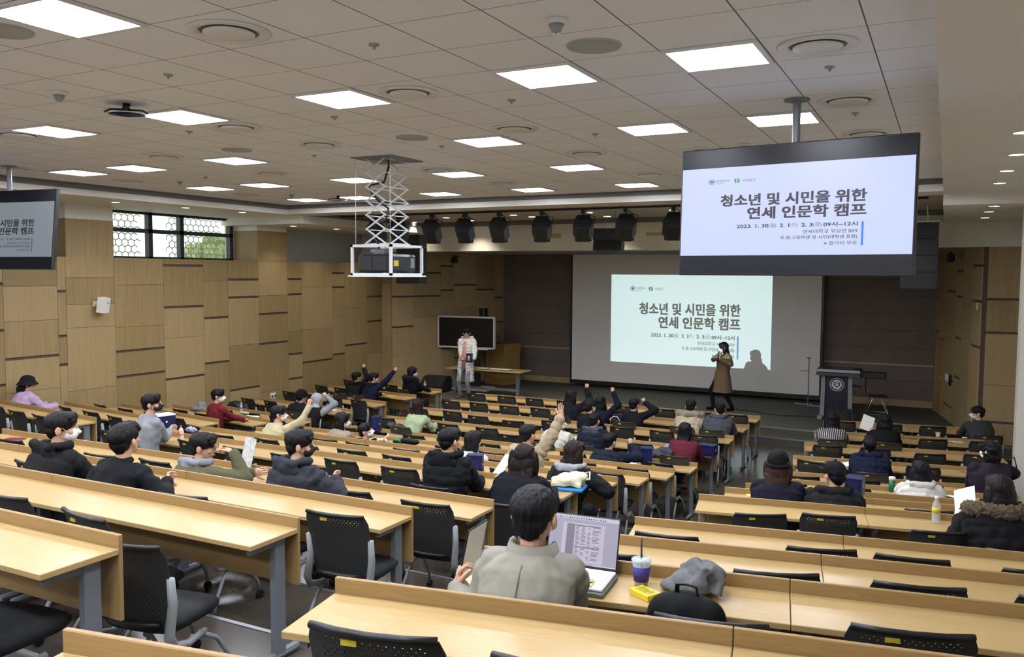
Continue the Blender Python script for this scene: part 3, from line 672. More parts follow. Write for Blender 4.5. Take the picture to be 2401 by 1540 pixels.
def slide(parent, M, W_, H_, inks, lift=.002):
    """the slide's lettering in the plane M (x right, y up, origin at lower left); inks: dark, grey, blue, green, bar"""
    dk, gy, bl, gn, br = inks
    def put(body, u0, u1, v0, v1, ink, name='lettering', bold=0.0):
        me = fit_text(body, (u1-u0)*W_, (v1-v0)*H_, bold); place_mesh(me, name, ink, parent, M @ Matrix.Translation((u0*W_, (1-v1)*H_, lift)))
    put('청소년 및 시민을 위한', .188, .820, .312, .447, dk, 'title_line', .034)
    put('연세 인문학 캠프', .314, .820, .462, .597, dk, 'title_line', .034)
    put('2023. 1. 30', .268, .412, .655, .695, dk, 'date_line', .02); put('(월)', .414, .446, .65, .702, gy, 'date_line'); put('2. 1', .462, .503, .655, .695, dk, 'date_line', .02); put('(수)', .505, .537, .65, .702, gy, 'date_line')
    put('2. 3', .555, .603, .655, .695, dk, 'date_line', .02); put('(금)', .605, .640, .65, .702, gy, 'date_line'); put('09시~12시', .648, .787, .652, .70, dk, 'date_line', .02)
    put('연세대학교 위당관 B09', .563, .787, .728, .770, gy, 'place_line', .004); put('초.중.고등학생 및 시민(대학생 포함)', .466, .787, .79, .835, dk, 'audience_line', .008); put('※ 참가비 무료', .652, .787, .855, .897, gy, 'fee_line', .004)
    put('연세대학교', .166, .228, .138, .166, gy); put('문과대학', .166, .202, .173, .188, gy); put('서대문구', .286, .347, .143, .176, gy)
    b = MB(); poly2(b, [(.802*W_, (1-.905)*H_), (.811*W_, (1-.905)*H_), (.811*W_, (1-.655)*H_), (.802*W_, (1-.655)*H_)]); place_mesh(b.mesh('bar', br), 'blue_bar', br, parent, M @ Matrix.Translation((0, 0, lift)))
    b = MB(); R0 = .016*W_; ay = H_*16/9/W_
    ring2(b, .144*W_, .842*H_, R0*.8, R0, 1, ay); cx, cy = .144*W_, .842*H_
    poly2(b, [(cx-R0*.5, cy+R0*.45*ay), (cx+R0*.5, cy+R0*.45*ay), (cx+R0*.5, cy-R0*.05*ay), (cx, cy-R0*.6*ay), (cx-R0*.5, cy-R0*.05*ay)]); place_mesh(b.mesh('emblem', bl), 'round_emblem', bl, parent, M @ Matrix.Translation((0, 0, lift)))
    b = MB(); cx, cy = .262*W_, .842*H_; r = .0165*W_
    for s in (-1, 1):
        poly2(b, [(cx+s*.15*r, cy+r*ay*.9*s), (cx+s*.6*r, cy+r*ay*.8*s), (cx+s*.55*r, cy+r*ay*.2*s), (cx+s*.9*r, cy+r*ay*.1*s), (cx+s*.7*r, cy-r*ay*.7*s), (cx+s*.2*r, cy-r*ay*.9*s), (cx+s*.25*r, cy-r*ay*.1*s), (cx+s*.05*r, cy+r*ay*.1*s)])
    place_mesh(b.mesh('emblem', gn), 'green_emblem', gn, parent, M @ Matrix.Translation((0, 0, lift)))
def emi(name, c, e):
    m = mat(name, '101010', .4); m.node_tree.nodes['Principled BSDF'].inputs['Emission Color'].default_value = (*lin(c), 1); m.node_tree.nodes['Principled BSDF'].inputs['Emission Strength'].default_value = e*.5; return m
M_bezel = mat('screen_glass_black', '0a0d15', .30, spec=.3)
def tv(loc, yawd, tilt, lb, bright, inks):
    Wt, Ht = 1.83, 1.045
    t = thing('hanging_display', loc, lb, 'screen', 'displays hung from the ceiling', RAD(yawd)); R = Matrix.Rotation(RAD(tilt), 3, 'X')
    def A(mb): mb.v = [tuple(R @ Vector(v)) for v in mb.v]; return mb
    A(MB().box((-Wt/2, -.03, -Ht/2), (Wt/2, .03, Ht/2), bev=.006)).build('display_body', M_blk, t)
    A(MB().box((-Wt/2+.012, -.034, -Ht/2+.012), (Wt/2-.012, -.03, Ht/2-.012))).build('screen_glass', M_bezel, t)
    sw, sh = Wt-.03, Ht*.69
    s_ = A(MB().box((-sw/2, -.0365, -sh/2), (sw/2, -.034, sh/2))).build('lit_slide', bright, t)
    M = R.to_4x4() @ Matrix.Translation((-sw/2, -.0365, -sh/2)) @ Matrix.Rotation(pi/2, 4, 'X'); slide(s_, M, sw, sh, inks)
    A(MB().box((-.2, .03, -.2), (.2, .07, .2))).build('mount_plate', M_blk, t)
    q = MB().tube([(0, .1, -.1), (0, .1, ZCL-loc[2]-.01)], .032, 12).box((-.05, .03, -.12), (.05, .1, .12)); q.lathe([(.1, -.012), (.1, 0), (.001, 0)], 20, (0, .1, ZCL-loc[2])); q.build('ceiling_pole', M_gray, t, False); return t
inkT = (emi('slide_ink', '2a1e30', .9), emi('slide_ink_grey', '4b4550', .9), emi('slide_blue', '2a4a9a', .9), emi('slide_green', '2f9d73', .9), emi('slide_bar', '2d7be0', 1.0))
tv((-1.12, 6.98, Cz(.515)), -7, -2, 'large display hanging in front of the stage, lit lilac-white slide with Korean title', emi('slide_white', 'c6d0f2', .95), inkT)
inkL = tuple(emi(n+'_dim', c, .5) for n, c in (('slide_ink', '2f3238'), ('slide_ink_grey', '5a6068'), ('slide_blue', '5a6478'), ('slide_green', '5a7068'), ('slide_bar', '5a6a84')))
tv((-11.15, 6.92, Cz(.535)), 7, -6, 'dim hanging display at the far left edge, cut by the frame', emi('slide_dim', '99a2ac', .55), inkL)
# projection screen
scr = thing('projection_screen', (-6.26, 22.7, 0), 'wide grey projection screen hanging at the stage back wall', 'projection screen')
M_scr = mat('screen_fabric', 'eae8e1', .85, var=.02, scale=2)
MB().box((-3.44, 0, Cz(-3.09)), (3.44, .012, ZT-.01)).build('screen_fabric', M_scr, scr); MB().box((-3.5, -.02, Cz(-3.2)), (3.5, .05, Cz(-3.09))).build('bottom_bar', M_blk, scr)
MB().box((-3.5, .0, Cz(-3.09)), (-3.44, .014, ZT-.01)).box((3.44, .0, Cz(-3.09)), (3.5, .014, ZT-.01)).build('black_border', M_blk, scr)
IX0, IX1, IZ0, IZ1 = -8.50, -4.04, Cz(-2.50), Cz(-.02)
pk = lambda n, c: mat(n, c, .85)
slide(scr, Matrix.Translation((IX0+6.26, -.0, IZ0)) @ Matrix.Rotation(pi/2, 4, 'X'), IX1-IX0, IZ1-IZ0, (pk('proj_ink', '6e625a'), pk('proj_grey', '7d7a74'), pk('proj_blue', '56608a'), pk('proj_green', '4f8a72'), pk('proj_bar', '7b8fc0')), .004)
# the projector's own beam, cut to the slide's rectangle
PL = Vector((-6.17, 8.99, ZCL+zc1+.02+hp*.55)); dist = 22.7-PL.y
beam = light('projector_beam', 'SPOT', PL, 3300, (.70, .94, 1), (RAD(90), 0, 0), spot_size=RAD(50), spot_blend=0, shadow_soft_size=.004)
L_ = beam.data; L_.use_nodes = True; t_ = L_.node_tree; em_ = t_.nodes['Emission']
class _N(NT):
    def __init__(s, tree): s.t = tree
nn = _N(t_); tc = nn.n('ShaderNodeTexCoord'); sx_ = nn.n('ShaderNodeSeparateXYZ'); nn.l(tc.outputs['Normal'], sx_.inputs[0])
zneg = nn.math('ABSOLUTE', sx_.outputs[2]); ux = nn.math('DIVIDE', sx_.outputs[0], zneg); uy = nn.math('DIVIDE', sx_.outputs[1], zneg)
def rng(v, a, b): return nn.math('MULTIPLY', nn.math('GREATER_THAN', v, a), nn.math('LESS_THAN', v, b))
mk = nn.math('MULTIPLY', rng(ux, (IX0-PL.x)/dist, (IX1-PL.x)/dist), rng(uy, (IZ0-PL.z)/dist, (IZ1-PL.z)/dist)); nn.l(mk, em_.inputs['Strength'])
# ---------------------------------------------------------------- things on the stage
P = atZ(1222, 924, ST)
ib = thing('interactive_board', (-12.08, 20.6, ST), 'white-framed black interactive board on a stand, behind the standing boy', 'board', rz=RAD(3))
zb0, zb1 = Cz(-2.13)-ST, Cz(-1.22)-ST
MB().box((-.87, .02, zb0+.04), (.87, .06, zb1-.04)).build('screen', mat('board_black', '14171b', .12), ib)
q = MB()
for a, b in (((-.905, 0, zb1-.045), (.905, .08, zb1)), ((-.905, 0, zb0), (.905, .08, zb0+.045)), ((-.905, 0, zb0), (-.865, .08, zb1)), ((.865, 0, zb0), (.905, .08, zb1))): q.box(a, b)
q.box((.4, -.03, zb0-.025), (.7, .02, zb0)); q.build('frame', M_lframe, ib)
MB().box((.1, .06, .06), (.42, .12, zb0+.3)).build('stand_column', M_blk, ib); MB().box((-.3, -.35, .0), (.8, .3, .06)).build('stand_base', M_lframe, ib)
pd = thing('wooden_podium', (-11.7, 22.2, ST), 'honey-coloured wooden podium at the left of the stage', 'podium', rz=RAD(-14))
hh = Cz(-2.06)-ST
b = MB().prism([(-.36, -.42), (.40, -.42), (.40, .32), (-.36, .32)], 0, .16).prism([(-.34, -.40), (.38, -.40), (.38, .30), (-.34, .30)], .165, hh-.24).prism([(-.36, -.42), (.40, -.42), (.40, .32), (-.36, .32)], hh-.235, hh-.05); b.build('body', M_podwood, pd)
MB().box((-.38, -.44, hh-.05), (.42, .34, hh-.02)).build('top', M_podwood, pd); MB().tube([(0, -.2, hh-.02), (.0, -.2, hh+.12), (-.05, -.26, hh+.24)], .012, 8).build('microphone', M_blk, pd, True)
tb = thing('folding_table', (-10.75, 19.85, ST), 'plain light wood stage table with grey frame', 'table')
MB().box((-1.35, -.32, .67), (.95, .34, .70), bev=.006).build('tabletop', M_desk, tb)
for x in (-1.2, .72): MB().box((x-.03, -.05, .02), (x+.03, .05, .67)).box((x-.03, -.28, 0), (x+.03, .3, .04)).build('leg', M_gray, tb)
MB().box((-1.2, -.02, .14), (.72, .02, .2)).box((-1.2, .25, .55), (.72, .27, .66)).build('crossbar', M_gray, tb)
for n, (x, c, lb) in enumerate(((-.32, 'e9e3d4', 'cream award folder on the stage table, leftmost of three'), (.05, '2a2520', 'dark-edged award folder on the stage table, middle of three'), (.38, 'd8d2c2', 'award folder on the stage table, rightmost of three'))):
    o = thing('award_folder', (-10.75+x, 19.82, ST+.70), lb, 'folder', 'award folders on the stage table', RAD(8-6*n)); MB().box((-.17, -.12, 0), (.17, .12, .012)).build('cover', M_blk, o); MB().box((-.15, -.1, .012), (.15, .1, .02)).build('page', M_paper, o)
def wedge(x, y, rz, lb, w=.62, s=1):
    t = thing('stage_monitor', (x, y, ST), lb, 'loudspeaker', 'wedge monitors on the stage', rz); w *= s
    MB().prism([(-.26*s, 0), (.28*s, 0), (.28*s, .12*s), (.02*s, .40*s), (-.22*s, .42*s), (-.28*s, .3*s)], -w/2, w/2, 0).build('cabinet', M_blk2, t)
    g = MB().add([(-w/2+.03, .275*s, .145*s), (w/2-.03, .275*s, .145*s), (w/2-.03, .05*s, .385*s), (-w/2+.03, .05*s, .385*s)], [(0, 1, 2, 3)]); g.v = [(a, b+.008, c+.008) for a, b, c in g.v]; g.build('grille', M_blk, t); MB().box((w/2-.12, .17*s, .28*s), (w/2-.07, .19*s, .3*s)).build('badge', M_steel, t); return t
wedge(-12.55, 19.75, RAD(180), 'black wedge monitor speaker by the standing boy', .74, 1.0)
pe = atZ(1962, 1000, ST); wedge(-2.02, 19.62, RAD(180), 'black wedge monitor speaker in front of the lectern', .62, .8)
# microphone stand
ms = thing('music_stand', (-3.02, 22.25, ST), 'thin chrome stand with crossbar beside the screen edge', 'stand')
MB().cyl((0, 0, .03), (0, 0, 1.18), .013).build('pole', M_steel, ms); q = MB().box((-.32, -.02, 0), (.1, .02, .03)).box((.02, -.26, 0), (.06, .2, .03)).box((.04, -.2, 0), (.42, -.16, .03)); q.build('base', M_steel, ms)
MB().tube([(-.2, 0, .86), (.05, 0, .86)], .008).tube([(-.05, 0, .86), (0, 0, .95)], .004).build('crossbar', M_steel, ms); MB().box((-.05, -.03, 1.18), (.04, .03, 1.20)).build('clip', M_blk, ms)
# lectern
le = thing('lectern', (-2.14, 20.35, ST), 'black and grey electronic lectern with round white emblem', 'lectern')
zl = Cz(-2.12)-ST
for s in (-1, 1): b = MB().prism([(s*.27, 0), (s*.40, 0), (s*.33, zl-.1), (s*.235, zl-.1)], -.14, -.02, 1).prism([(s*.36, -.3), (s*.46, -.3), (s*.45, .05), (s*.38, .05)], .0, .1) if 0 else MB().prism([(s*.25, .05), (s*.345, .05), (s*.325, zl-.1), (s*.245, zl-.1)], -.12, -.03, 1); b.box((s*.26, -.32, 0), (s*.38, .25, .09), bev=.02); b.build('side_post', M_gray2, le)
MB().box((-.255, -.06, .03), (.255, .22, zl-.08)).build('front_panel', mat('lectern_black', '1a1f2a', .35), le)
MB().prism([(-.30, zl-.14), (-.26, zl), (.30, zl), (.30, zl-.14)], -.42, .5, 0).build('top_console', M_blk2, le); MB().box((-.43, -.33, zl-.06), (.51, -.30, zl+.01), bev=.006).build('front_strip', M_steel, le)
MB().box((-.1, -.12, zl), (.36, .02, zl+.035)).build('touch_monitor', M_blk, le); MB().box((.5, -.2, zl-.16), (1.02, .14, zl-.04), bev=.012).box((.5, -.21, zl-.06), (1.02, -.19, zl-.035)).build('side_tray', M_blk2, le)
MB().tube([(.3, -.05, zl-.35), (.42, -.1, zl-.36), (.52, -.12, zl-.37)], .018, 8).build('gooseneck_mic', M_blk, le, True)
for k in range(3): MB().ell((0, -.065, .62-.125*k-.1), .014).build('knob', M_steel, le, True)
em = MB(); M_emw = mat('emblem_white', 'e8e8ee', .5)
ring2(em, 0, 0, .142, .152, 1, 1, 48); ring2(em, 0, 0, .085, .105, 1, 1, 48); ring2(em, 0, .022, .016, .032, 1, 1, 24)
poly2(em, [(-.075, .06), (0, .085), (.075, .06), (.062, .05), (0, .07), (-.062, .05)]); poly2(em, [(-.085, .06), (-.07, .05), (-.07, -.02), (0, -.075), (.07, -.02), (.07, .05), (.085, .06), (.085, -.03), (0, -.098), (-.085, -.03)])
poly2(em, [(-.05, -.035), (0, 0), (.05, -.035), (.05, -.055), (0, -.02), (-.05, -.055)]); poly2(em, [(-.055, .02), (-.03, .02), (-.03, .008), (-.055, .008)]); poly2(em, [(.055, .02), (.03, .02), (.03, .008), (.055, .008)])
eo = em.mesh('emblem', M_emw); Me = Matrix.Translation((0, -.063, zl-.36)) @ Matrix.Rotation(pi/2, 4, 'X'); emb = place_mesh(eo, 'round_emblem', M_emw, le, Me)
for txt, a0, da, rr in (('YONSEI UNIVERSITY', 205, -14.5, .116), ('연세대학교', 238, 16, .135)):
    for k, ch in enumerate(txt):
        if ch == ' ': continue
        a = RAD(a0+da*k); me = text_mesh(ch, .026, 'CENTER', .015); rot = a-pi/2 if da < 0 else a+pi/2
        place_mesh(me, 'emblem_letter', M_emw, emb, Me @ Matrix.Translation((rr*cos(a), rr*sin(a), 0)) @ Matrix.Rotation(rot, 4, 'Z'))
# chrome sled chair
fc = thing('sled_chair', (-1.38, 21.55, ST), 'dark red shell chair with chrome sled legs behind the lectern', 'chair', rz=RAD(-80))
q = MB(); rings = []
for s, z in ((-.2, .44), (0, .425), (.2, .445)): rings.append((s, z))
MB().box((-.2, -.2, .43), (.2, .22, .45), bev=.01).build('seat', mat('maroon_plastic', '3a2226', .4), fc); MB().prism([(-.19, .55), (.19, .55), (.17, .82), (-.17, .82)], -.25, -.235, 1).build('backrest', mat('maroon_plastic', '3a2226', .4), fc)
for s in (-1, 1): MB().tube([(s*.19, -.24, .75), (s*.19, -.2, .43), (s*.2, -.1, .42), (s*.22, -.26, .02), (s*.22, .24, .015), (s*.2, .1, .42), (s*.19, .18, .43)], .011, 8).build('leg', M_chrome, fc, True)
# small wall devices
for (px_, py_, Y, lb) in ((1066, 609, 20.9, 'black stage camera high on the left splayed wall'), (2229, 604, 20.6, 'black stage camera high on the right splayed wall')):
    p = atY(px_, py_, Y); t = thing('stage_camera', p, lb, 'camera', 'wall-mounted stage cameras'); MB().box((-.08, -.08, -.1), (.08, .08, .08), bev=.03).build('body', M_blk2, t); MB().cyl((0, -.08, -.02), (0, -.16, -.05), .05).build('lens', M_blk, t); MB().box((-.03, -.03, .08), (.03, .2, .12)).build('mount', M_blk, t)
p = atY(1121, 732, 22.2); t = thing('wall_cabinet', p, 'small dark wall cabinet above the interactive board', 'cabinet'); MB().box((-.28, -.02, -.22), (.28, .1, .12)).build('box', M_blk2, t); MB().box((.18, -.03, -.2), (.21, -.02, .1)).build('handle', M_steel, t)
def onr(u, z): return onR(u, .026, z)
rzR = math.atan2(dd.y, dd.x)+pi
for u, z, w, h, m, nm, lb in ((1.55, 1.28, .08, .16, M_white, 'light_switch', 'white wall switch plate right of the stage door, left one'), (1.72, 1.27, .08, .16, M_white, 'light_switch', 'white wall switch plate right of the stage door, right one'), (2.0, 1.25, .2, .24, M_blk2, 'control_panel', 'black control panel on the right stage wall'), (4.25, Cz(-.6), .06, .14, M_white, 'sensor_plate', 'small white sensor plate high beside the right wood column')):
    a, b = onR(u-w/2, .026, z-h/2), onR(u+w/2, .026, z-h/2); o = boxR(MB(), u-w/2, u+w/2, .026, .05, z-h/2, z+h/2).build(nm, m); tag(o, lb, 'wall plate')
    boxR(MB(), u-w*.3, u+w*.3, .05, .056, z-h*.3, z+h*.3).build('cover', M_lframe if m is M_white else M_bezel, o)
for (a, b, lb) in (((1262, 548), (1315, 558), 'yellowed tape marks on the stage header, left'), ((1515, 545), (1557, 552), 'yellowed tape marks on the stage header, right')):
    p = atY(*a, 18.748); q = atY(*b, 18.748); tag(MB().box((p.x, 18.742, q.z), (q.x, 18.75, p.z)).build('tape_strip', mat('old_tape', 'c4ae72', .7, var=.2, scale=20)), lb, 'tape')
cb = [atZ(x, y, ST+.012) for x, y in ((1726, 959), (1765, 963), (1790, 968), (1835, 974), (1880, 975), (1925, 978))]
tag(MB().tube(cb, .012, 6).build('floor_cable', M_blk), 'black microphone cable lying across the stage floor', 'cable')
# ---------------------------------------------------------------- people
def remesh(mb, voxel, smooth=3, extra=None):
    me = mb.mesh('tmp', []); o = bpy.data.objects.new('tmp', me); COL.objects.link(o)
    m = o.modifiers.new('r', 'REMESH'); m.mode = 'VOXEL'; m.voxel_size = voxel
    if smooth: s = o.modifiers.new('s', 'SMOOTH'); s.factor = .5; s.iterations = smooth
    dg = bpy.context.evaluated_depsgraph_get(); out = bpy.data.meshes.new_from_object(o.evaluated_get(dg))
    bpy.data.objects.remove(o); bpy.data.meshes.remove(me); return out
def vco(me): a = np.empty(len(me.vertices)*3, np.float32); me.vertices.foreach_get('co', a); return a.reshape(-1, 3)
def vno(me): a = np.empty(len(me.vertices)*3, np.float32); me.vertices.foreach_get('normal', a); return a.reshape(-1, 3)
def setco(me, c): me.vertices.foreach_set('co', c.astype(np.float32).ravel()); me.update()
def finish(me, name, m, parent, extra=None):
    me.materials.clear(); me.materials.append(m)
    if extra is not None and extra.v:
        import bmesh
        b = bmesh.new(); b.from_mesh(me); t = extra.mesh('tmp2', []); b.from_mesh(t); b.to_mesh(me); b.free(); bpy.data.meshes.remove(t)
    me.polygons.foreach_set('use_smooth', [True]*len(me.polygons)); o = bpy.data.objects.new(name, me); COL.objects.link(o); o.parent = parent; return o
def wrinkle(me, amp, sc, seed=0, st=(1, 1, 1)):
    c = vco(me); n = vno(me); d = np.array([noise.noise((v[0]*sc*st[0]+seed, v[1]*sc*st[1], v[2]*sc*st[2])) for v in c]); setco(me, c+n*(d*amp)[:, None])
def quilt(me, segs, amp, period):
    """puffed horizontal channels, following each limb's own axis"""
    c = vco(me).astype(float); n = vno(me); best = np.full(len(c), 9.); s = np.zeros(len(c))
    for a, b, r in segs:
        a = np.array(a); b = np.array(b); d = b-a; L = np.linalg.norm(d); t = np.clip(((c-a)@d)/L**2, 0, 1); q = np.linalg.norm(c-(a+t[:, None]*d), axis=1)-r
        w = q < best; best[w] = q[w]; s[w] = (((c-a)@d)/L)[w]
    k = np.abs(np.sin(pi*s/period))**.55-.7
    setco(me, c+n*(amp*k)[:, None])
SKIN = mat('skin', 'd0a184', .55, var=.12, scale=30, bump=.05, bscale=200)
def hairm(c): return mat('hair_'+c, c, .55, var=.5, scale=70, mul=(1, 1, .10), bump=.8, bscale=170, bdist=.004, spec=.22)
def cloth(c, rough=.85, b=.25, bs=260): return mat('cloth_'+c, c, rough, var=.14, scale=22, bump=b, bscale=bs, spec=.18)
def ik(S, T, a, b, pole):
    d = T-S; L = min(d.length, (a+b)*.995); d.normalize(); T = S+d*L
    x = (a*a-b*b+L*L)/(2*L); h = math.sqrt(max(a*a-x*x, 1e-6)); p = pole-d*pole.dot(d)
    p = p.normalized() if p.length > 1e-4 else Vector((0, 0, -1)); return S+d*x+p*h, T
def hand(core, fing, W, d, nrm, side, pose='curl', s=1.0):
    """palm into core (remeshed with the body), five separate fingers into fing"""
    d = d.normalized(); nrm = (nrm-d*nrm.dot(d)).normalized(); ax = d.cross(nrm)*side   # ax points to the thumb side
    B = Matrix((ax, d, nrm)).transposed()
    core.ell(W+d*.045*s, (.040*s, .052*s, .0165*s), 12, 8, B); core.cap(W-d*.02, W+d*.02*s, .027*s, .027*s)
    cur = {'flat': (8, 10, 8), 'open': (4, 6, 6), 'curl': (28, 32, 22), 'fist': (75, 95, 60), 'grip': (50, 55, 35)}[pose]
    for i, (off, ln, rad) in enumerate(((.029, .073, .0092), (.0095, .081, .0096), (-.010, .075, .0090), (-.028, .060, .0080))):
        p = W+d*(.088-.004*abs(i-1.2))*s+ax*off*s; spread = off*(2.2 if pose == 'open' else .7); q = (d+ax*spread).normalized(); a = 0; pts = [p-q*.02*s]; rs = [rad*s*1.05]
        pts.append(p); rs.append(rad*s*1.05)
        for k, fr in enumerate((.46, .30, .24)):
            a += RAD(cur[k]*(1+.06*(i-1))); dr = q*cos(a)+nrm*sin(a); p = p+dr*ln*fr*s; pts.append(p); rs.append(rad*s*(1-.10*(k+1)))
        pts.append(p+dr*.006*s); rs.append(rad*s*.45); fing.tube(pts, rs, 8)
    b = W+d*.022*s+ax*.026*s; ta = {'fist': (35, 55, 70), 'grip': (40, 35, 30)}.get(pose, (25, 15, 12)); q = (ax*.75+d*.65).normalized() if pose not in ('fist',) else (ax*.45+d*.75+nrm*.5).normalized(); pts = [b-q*.01, b]; rs = [.0135*s, .0135*s]; p = b; a = 0
    for k, L in enumerate((.036, .030, .024)):
        a += RAD(ta[k]*.55); dr = (q*cos(a)+(nrm*.6+d*.4-ax*.3).normalized()*sin(a)).normalized(); p = p+dr*L*s; pts.append(p); rs.append((.0125, .011, .0095)[k]*s)
    pts.append(p+dr*.006); rs.append(.005); fing.tube(pts, rs, 8)
def person(label, head, zf, hip=None, yaw=0, hy=0, hp=0, hr=0, top='0', kind='sweater', bulk=1.0, trou='1f2126', hair='short', hc='15131a', armL='desk', armR='desk', handL='curl', handR='curl', hood=None, mask=None, glasses=False, hat=None, extra=None, eyes=False, lod=0, stand=False, topm=None, collar=None, deskz=None, desky=None, long_coat=None, hw=1.0, openf=0, sleeve=None, shoes='1a1a1c', skirt=None, kneeY=.40, poleL=None, poleR=None, ftgt=None, bang=1):
    head = Vector(head); f = Vector((sin(RAD(yaw)), cos(RAD(yaw)), 0)); r = Vector((cos(RAD(yaw)), -sin(RAD(yaw)), 0)); U = Vector((0, 0, 1))
    hz = head.z-zf
    if hip is None:
        v = max(hz-.17-.56, .2); off = min(max(math.sqrt(max(.50**2-v*v, 0)), .05), .26); hip = head-f*(off+.03); hip.z = zf+.56
    hip = Vector(hip); O = Vector((hip.x, hip.y, zf))
    T = thing('person', O, label, 'person'); L = lambda p: p-O
    H = L(head); hip = L(hip)
    HR = rotz(-RAD(yaw+hy)) @ Matrix.Rotation(-RAD(hp), 3, 'X') @ Matrix.Rotation(RAD(hr), 3, 'Y'); HS = 1.06; h = lambda x, y, z: H+HR @ Vector((x*HS, y*HS, z*HS))
    nb = H+U*-.160+f*-.035; vx = (.013, .009, .0065)[lod]; vc = (.017, .012, .009)[lod]
    # torso path
    mid = hip.lerp(nb, .5)-f*(.035 if not stand else .01); rings_t = (0, .22, .45, .65, .82, .93, 1.0)
    def pth(t): return hip*(1-t)**2+mid*2*t*(1-t)+nb*t*t
    def torso(mb, k, k2, t0=0, neck=True):
        rg = []
        for t, (a, b) in zip(rings_t, ((.165, .118), (.158, .110), (.168, .112), (.190, .115), (.190, .105), (.135, .088), (.070, .068))):
            c = pth(max(t, t0)); tn = (pth(min(t+.05, 1))-pth(max(t-.05, 0))).normalized(); fr = tn.cross(r)*-1; fr = (f-tn*f.dot(tn)).normalized()
            a2 = a*(k if t < .9 else 1+(k-1)*.4)+k2; b2 = b*(k if t < .9 else 1+(k-1)*.4)+k2
            rg.append([c+r*a2*cos(2*pi*q/18)+fr*b2*sin(2*pi*q/18) for q in range(18)])
        mb.loft(rg)
    body = MB(); fing = MB(); jk = MB(); segs = [(hip, nb, .15*bulk)]
    # head
    body.ell(h(0, -.008, .028), (.076, .096, .092), 20, 14, HR); body.ell(h(0, .022, -.045), (.058, .066, .072), 16, 10, HR); body.ell(h(0, .060, -.096), (.026, .024, .02), 10, 7, HR)
    body.cap(h(0, .088, .012), h(0, .104, -.026), .009, .0145); body.ell(h(0, .072, .030), (.054, .022, .014), 12, 7, HR); body.ell(h(0, .080, -.064), (.023, .013, .011), 10, 7, HR)
    for s in (-1, 1): body.ell(h(s*.084, -.010, -.014), (.014, .023, .036), 10, 8, HR @ rotz(s*.35)); body.ell(h(s*.040, .062, -.03), (.022, .02, .02), 10, 7, HR)
    body.cap(h(0, -.022, -.06), nb+U*-.03, .054, .062, 14); torso(body, .88, -.01)
    jt = hood is not None or kind in ('puffer', 'coat'); add = {'sweater': .010, 'coat': .018, 'puffer': .028}[kind]
    torso(jk, bulk, add)
    if collar is None: jk.ell(nb+U*.012, (.080+add*.5, .076+add*.5, .035))
    elif collar == 'turn': jk.cap(nb, nb+U*.055+f*.01, .083, .074)
    # arms
    for s, arm, hd, pole in ((-1, armL, handL, poleL), (1, armR, handR, poleR)):
        S = nb-U*.06+r*s*(.158*(1+(bulk-1)*.6))-f*.0
        pl_ = Vector((0, 0, -1))+r*s*.55-f*.25 if pole is None else (f*pole[1]+r*s*pole[0]+U*pole[2])
        hdir = None; nrm = None
        if arm == 'desk':
            Tg = hip+f*.36+r*s*.13; Tg.z = (DT+.045 if deskz is None else deskz); hdir = f*.8-r*s*.6; nrm = -U
            Tg = Vector((Tg.x, (desky-O.y-.30) if desky else Tg.y, Tg.z)) if desky else Tg
        elif arm == 'lap': Tg = hip+f*.30+r*s*.09+U*.09; hdir = f-r*s*.5; nrm = -U
        elif arm == 'side': Tg = S-U*.52+r*s*.07; hdir = -U; nrm = -r*s
        else:
            Tg = L(Vector(arm[0])); hdir = Vector(arm[1]) if len(arm) > 1 and arm[1] else None; nrm = Vector(arm[2]) if len(arm) > 2 and arm[2] else None
        E, Wp = ik(S, Tg, .285, .255, pl_)
        if hdir is None: hdir = (Wp-E).normalized()
        if nrm is None: nrm = f if abs(hdir.normalized().dot(f)) < .8 else -U
        ra = add+.006; body.cap(S, E, .045, .038); body.cap(E, Wp, .037, .026)
        jk.cap(S-r*s*.03, S+(E-S)*.15, .068+ra*.6, .062+ra); jk.cap(S, E, .056+ra, .047+ra); jk.cap(E, E+(Wp-E)*.93, .047+ra, .034+ra*.8); segs += [(S, E, .05+ra), (E, Wp, .045+ra)]
        hand(body, fing, Wp, hdir, nrm, s, hd)
    # legs
    tr = MB(); sh = MB()
    for s in (-1, 1):
        hp_ = hip+r*s*.092
        if stand:
            ft = L(Vector(ftgt[0 if s < 0 else 1])) if ftgt else Vector((hip.x, hip.y, 0))+r*s*.11
            an = Vector((ft.x, ft.y, ft.z+.085)); kn, an = ik(hp_, an, .43, .42, f+r*s*.1)
        else:
            kn = hp_+f*kneeY+r*s*.03; kn.z = .545; an = kn+f*-.02; an.z = .09
        fd = (f+r*s*.25).normalized()
        body.cap(hp_, kn, .074, .052); body.cap(kn, an, .05, .036); body.cap(an-U*.03, an+fd*.12-U*.055, .036, .028)
        tr.cap(hp_, kn, .09, .064); tr.cap(kn, an+U*.03, .066, .055)
        sh.cap(an-U*.045-fd*.035, an+fd*.14-U*.052, .050, .042); sh.cap(an-U*.04, an+U*.015, .05, .048)
    tr.ell(hip-U*.01, (.165, .13, .11))
    if long_coat:                              # a coat's skirt below the hips
        lo, wd, dp = long_coat; rg = []
        for t in (0, .3, .6, 1): c = hip+U*(.08-(lo+.08)*t); rg.append([c+r*(.165*bulk+add+(wd)*t)*cos(2*pi*q/20)+f*(.118*bulk+add+dp*t)*sin(2*pi*q/20) for q in range(20)])
        jk.loft(rg); segs.append((hip-U*lo, hip+U*.1, .2))
    elif kind != 'sweater' and not stand: jk.ell(hip+f*.05, (.185*bulk+add, .17+add, .10))
    b = finish(remesh(body, vx, 2), 'body', SKIN, T, fing)
    me = remesh(jk, vc, 2); m = topm or cloth(top)
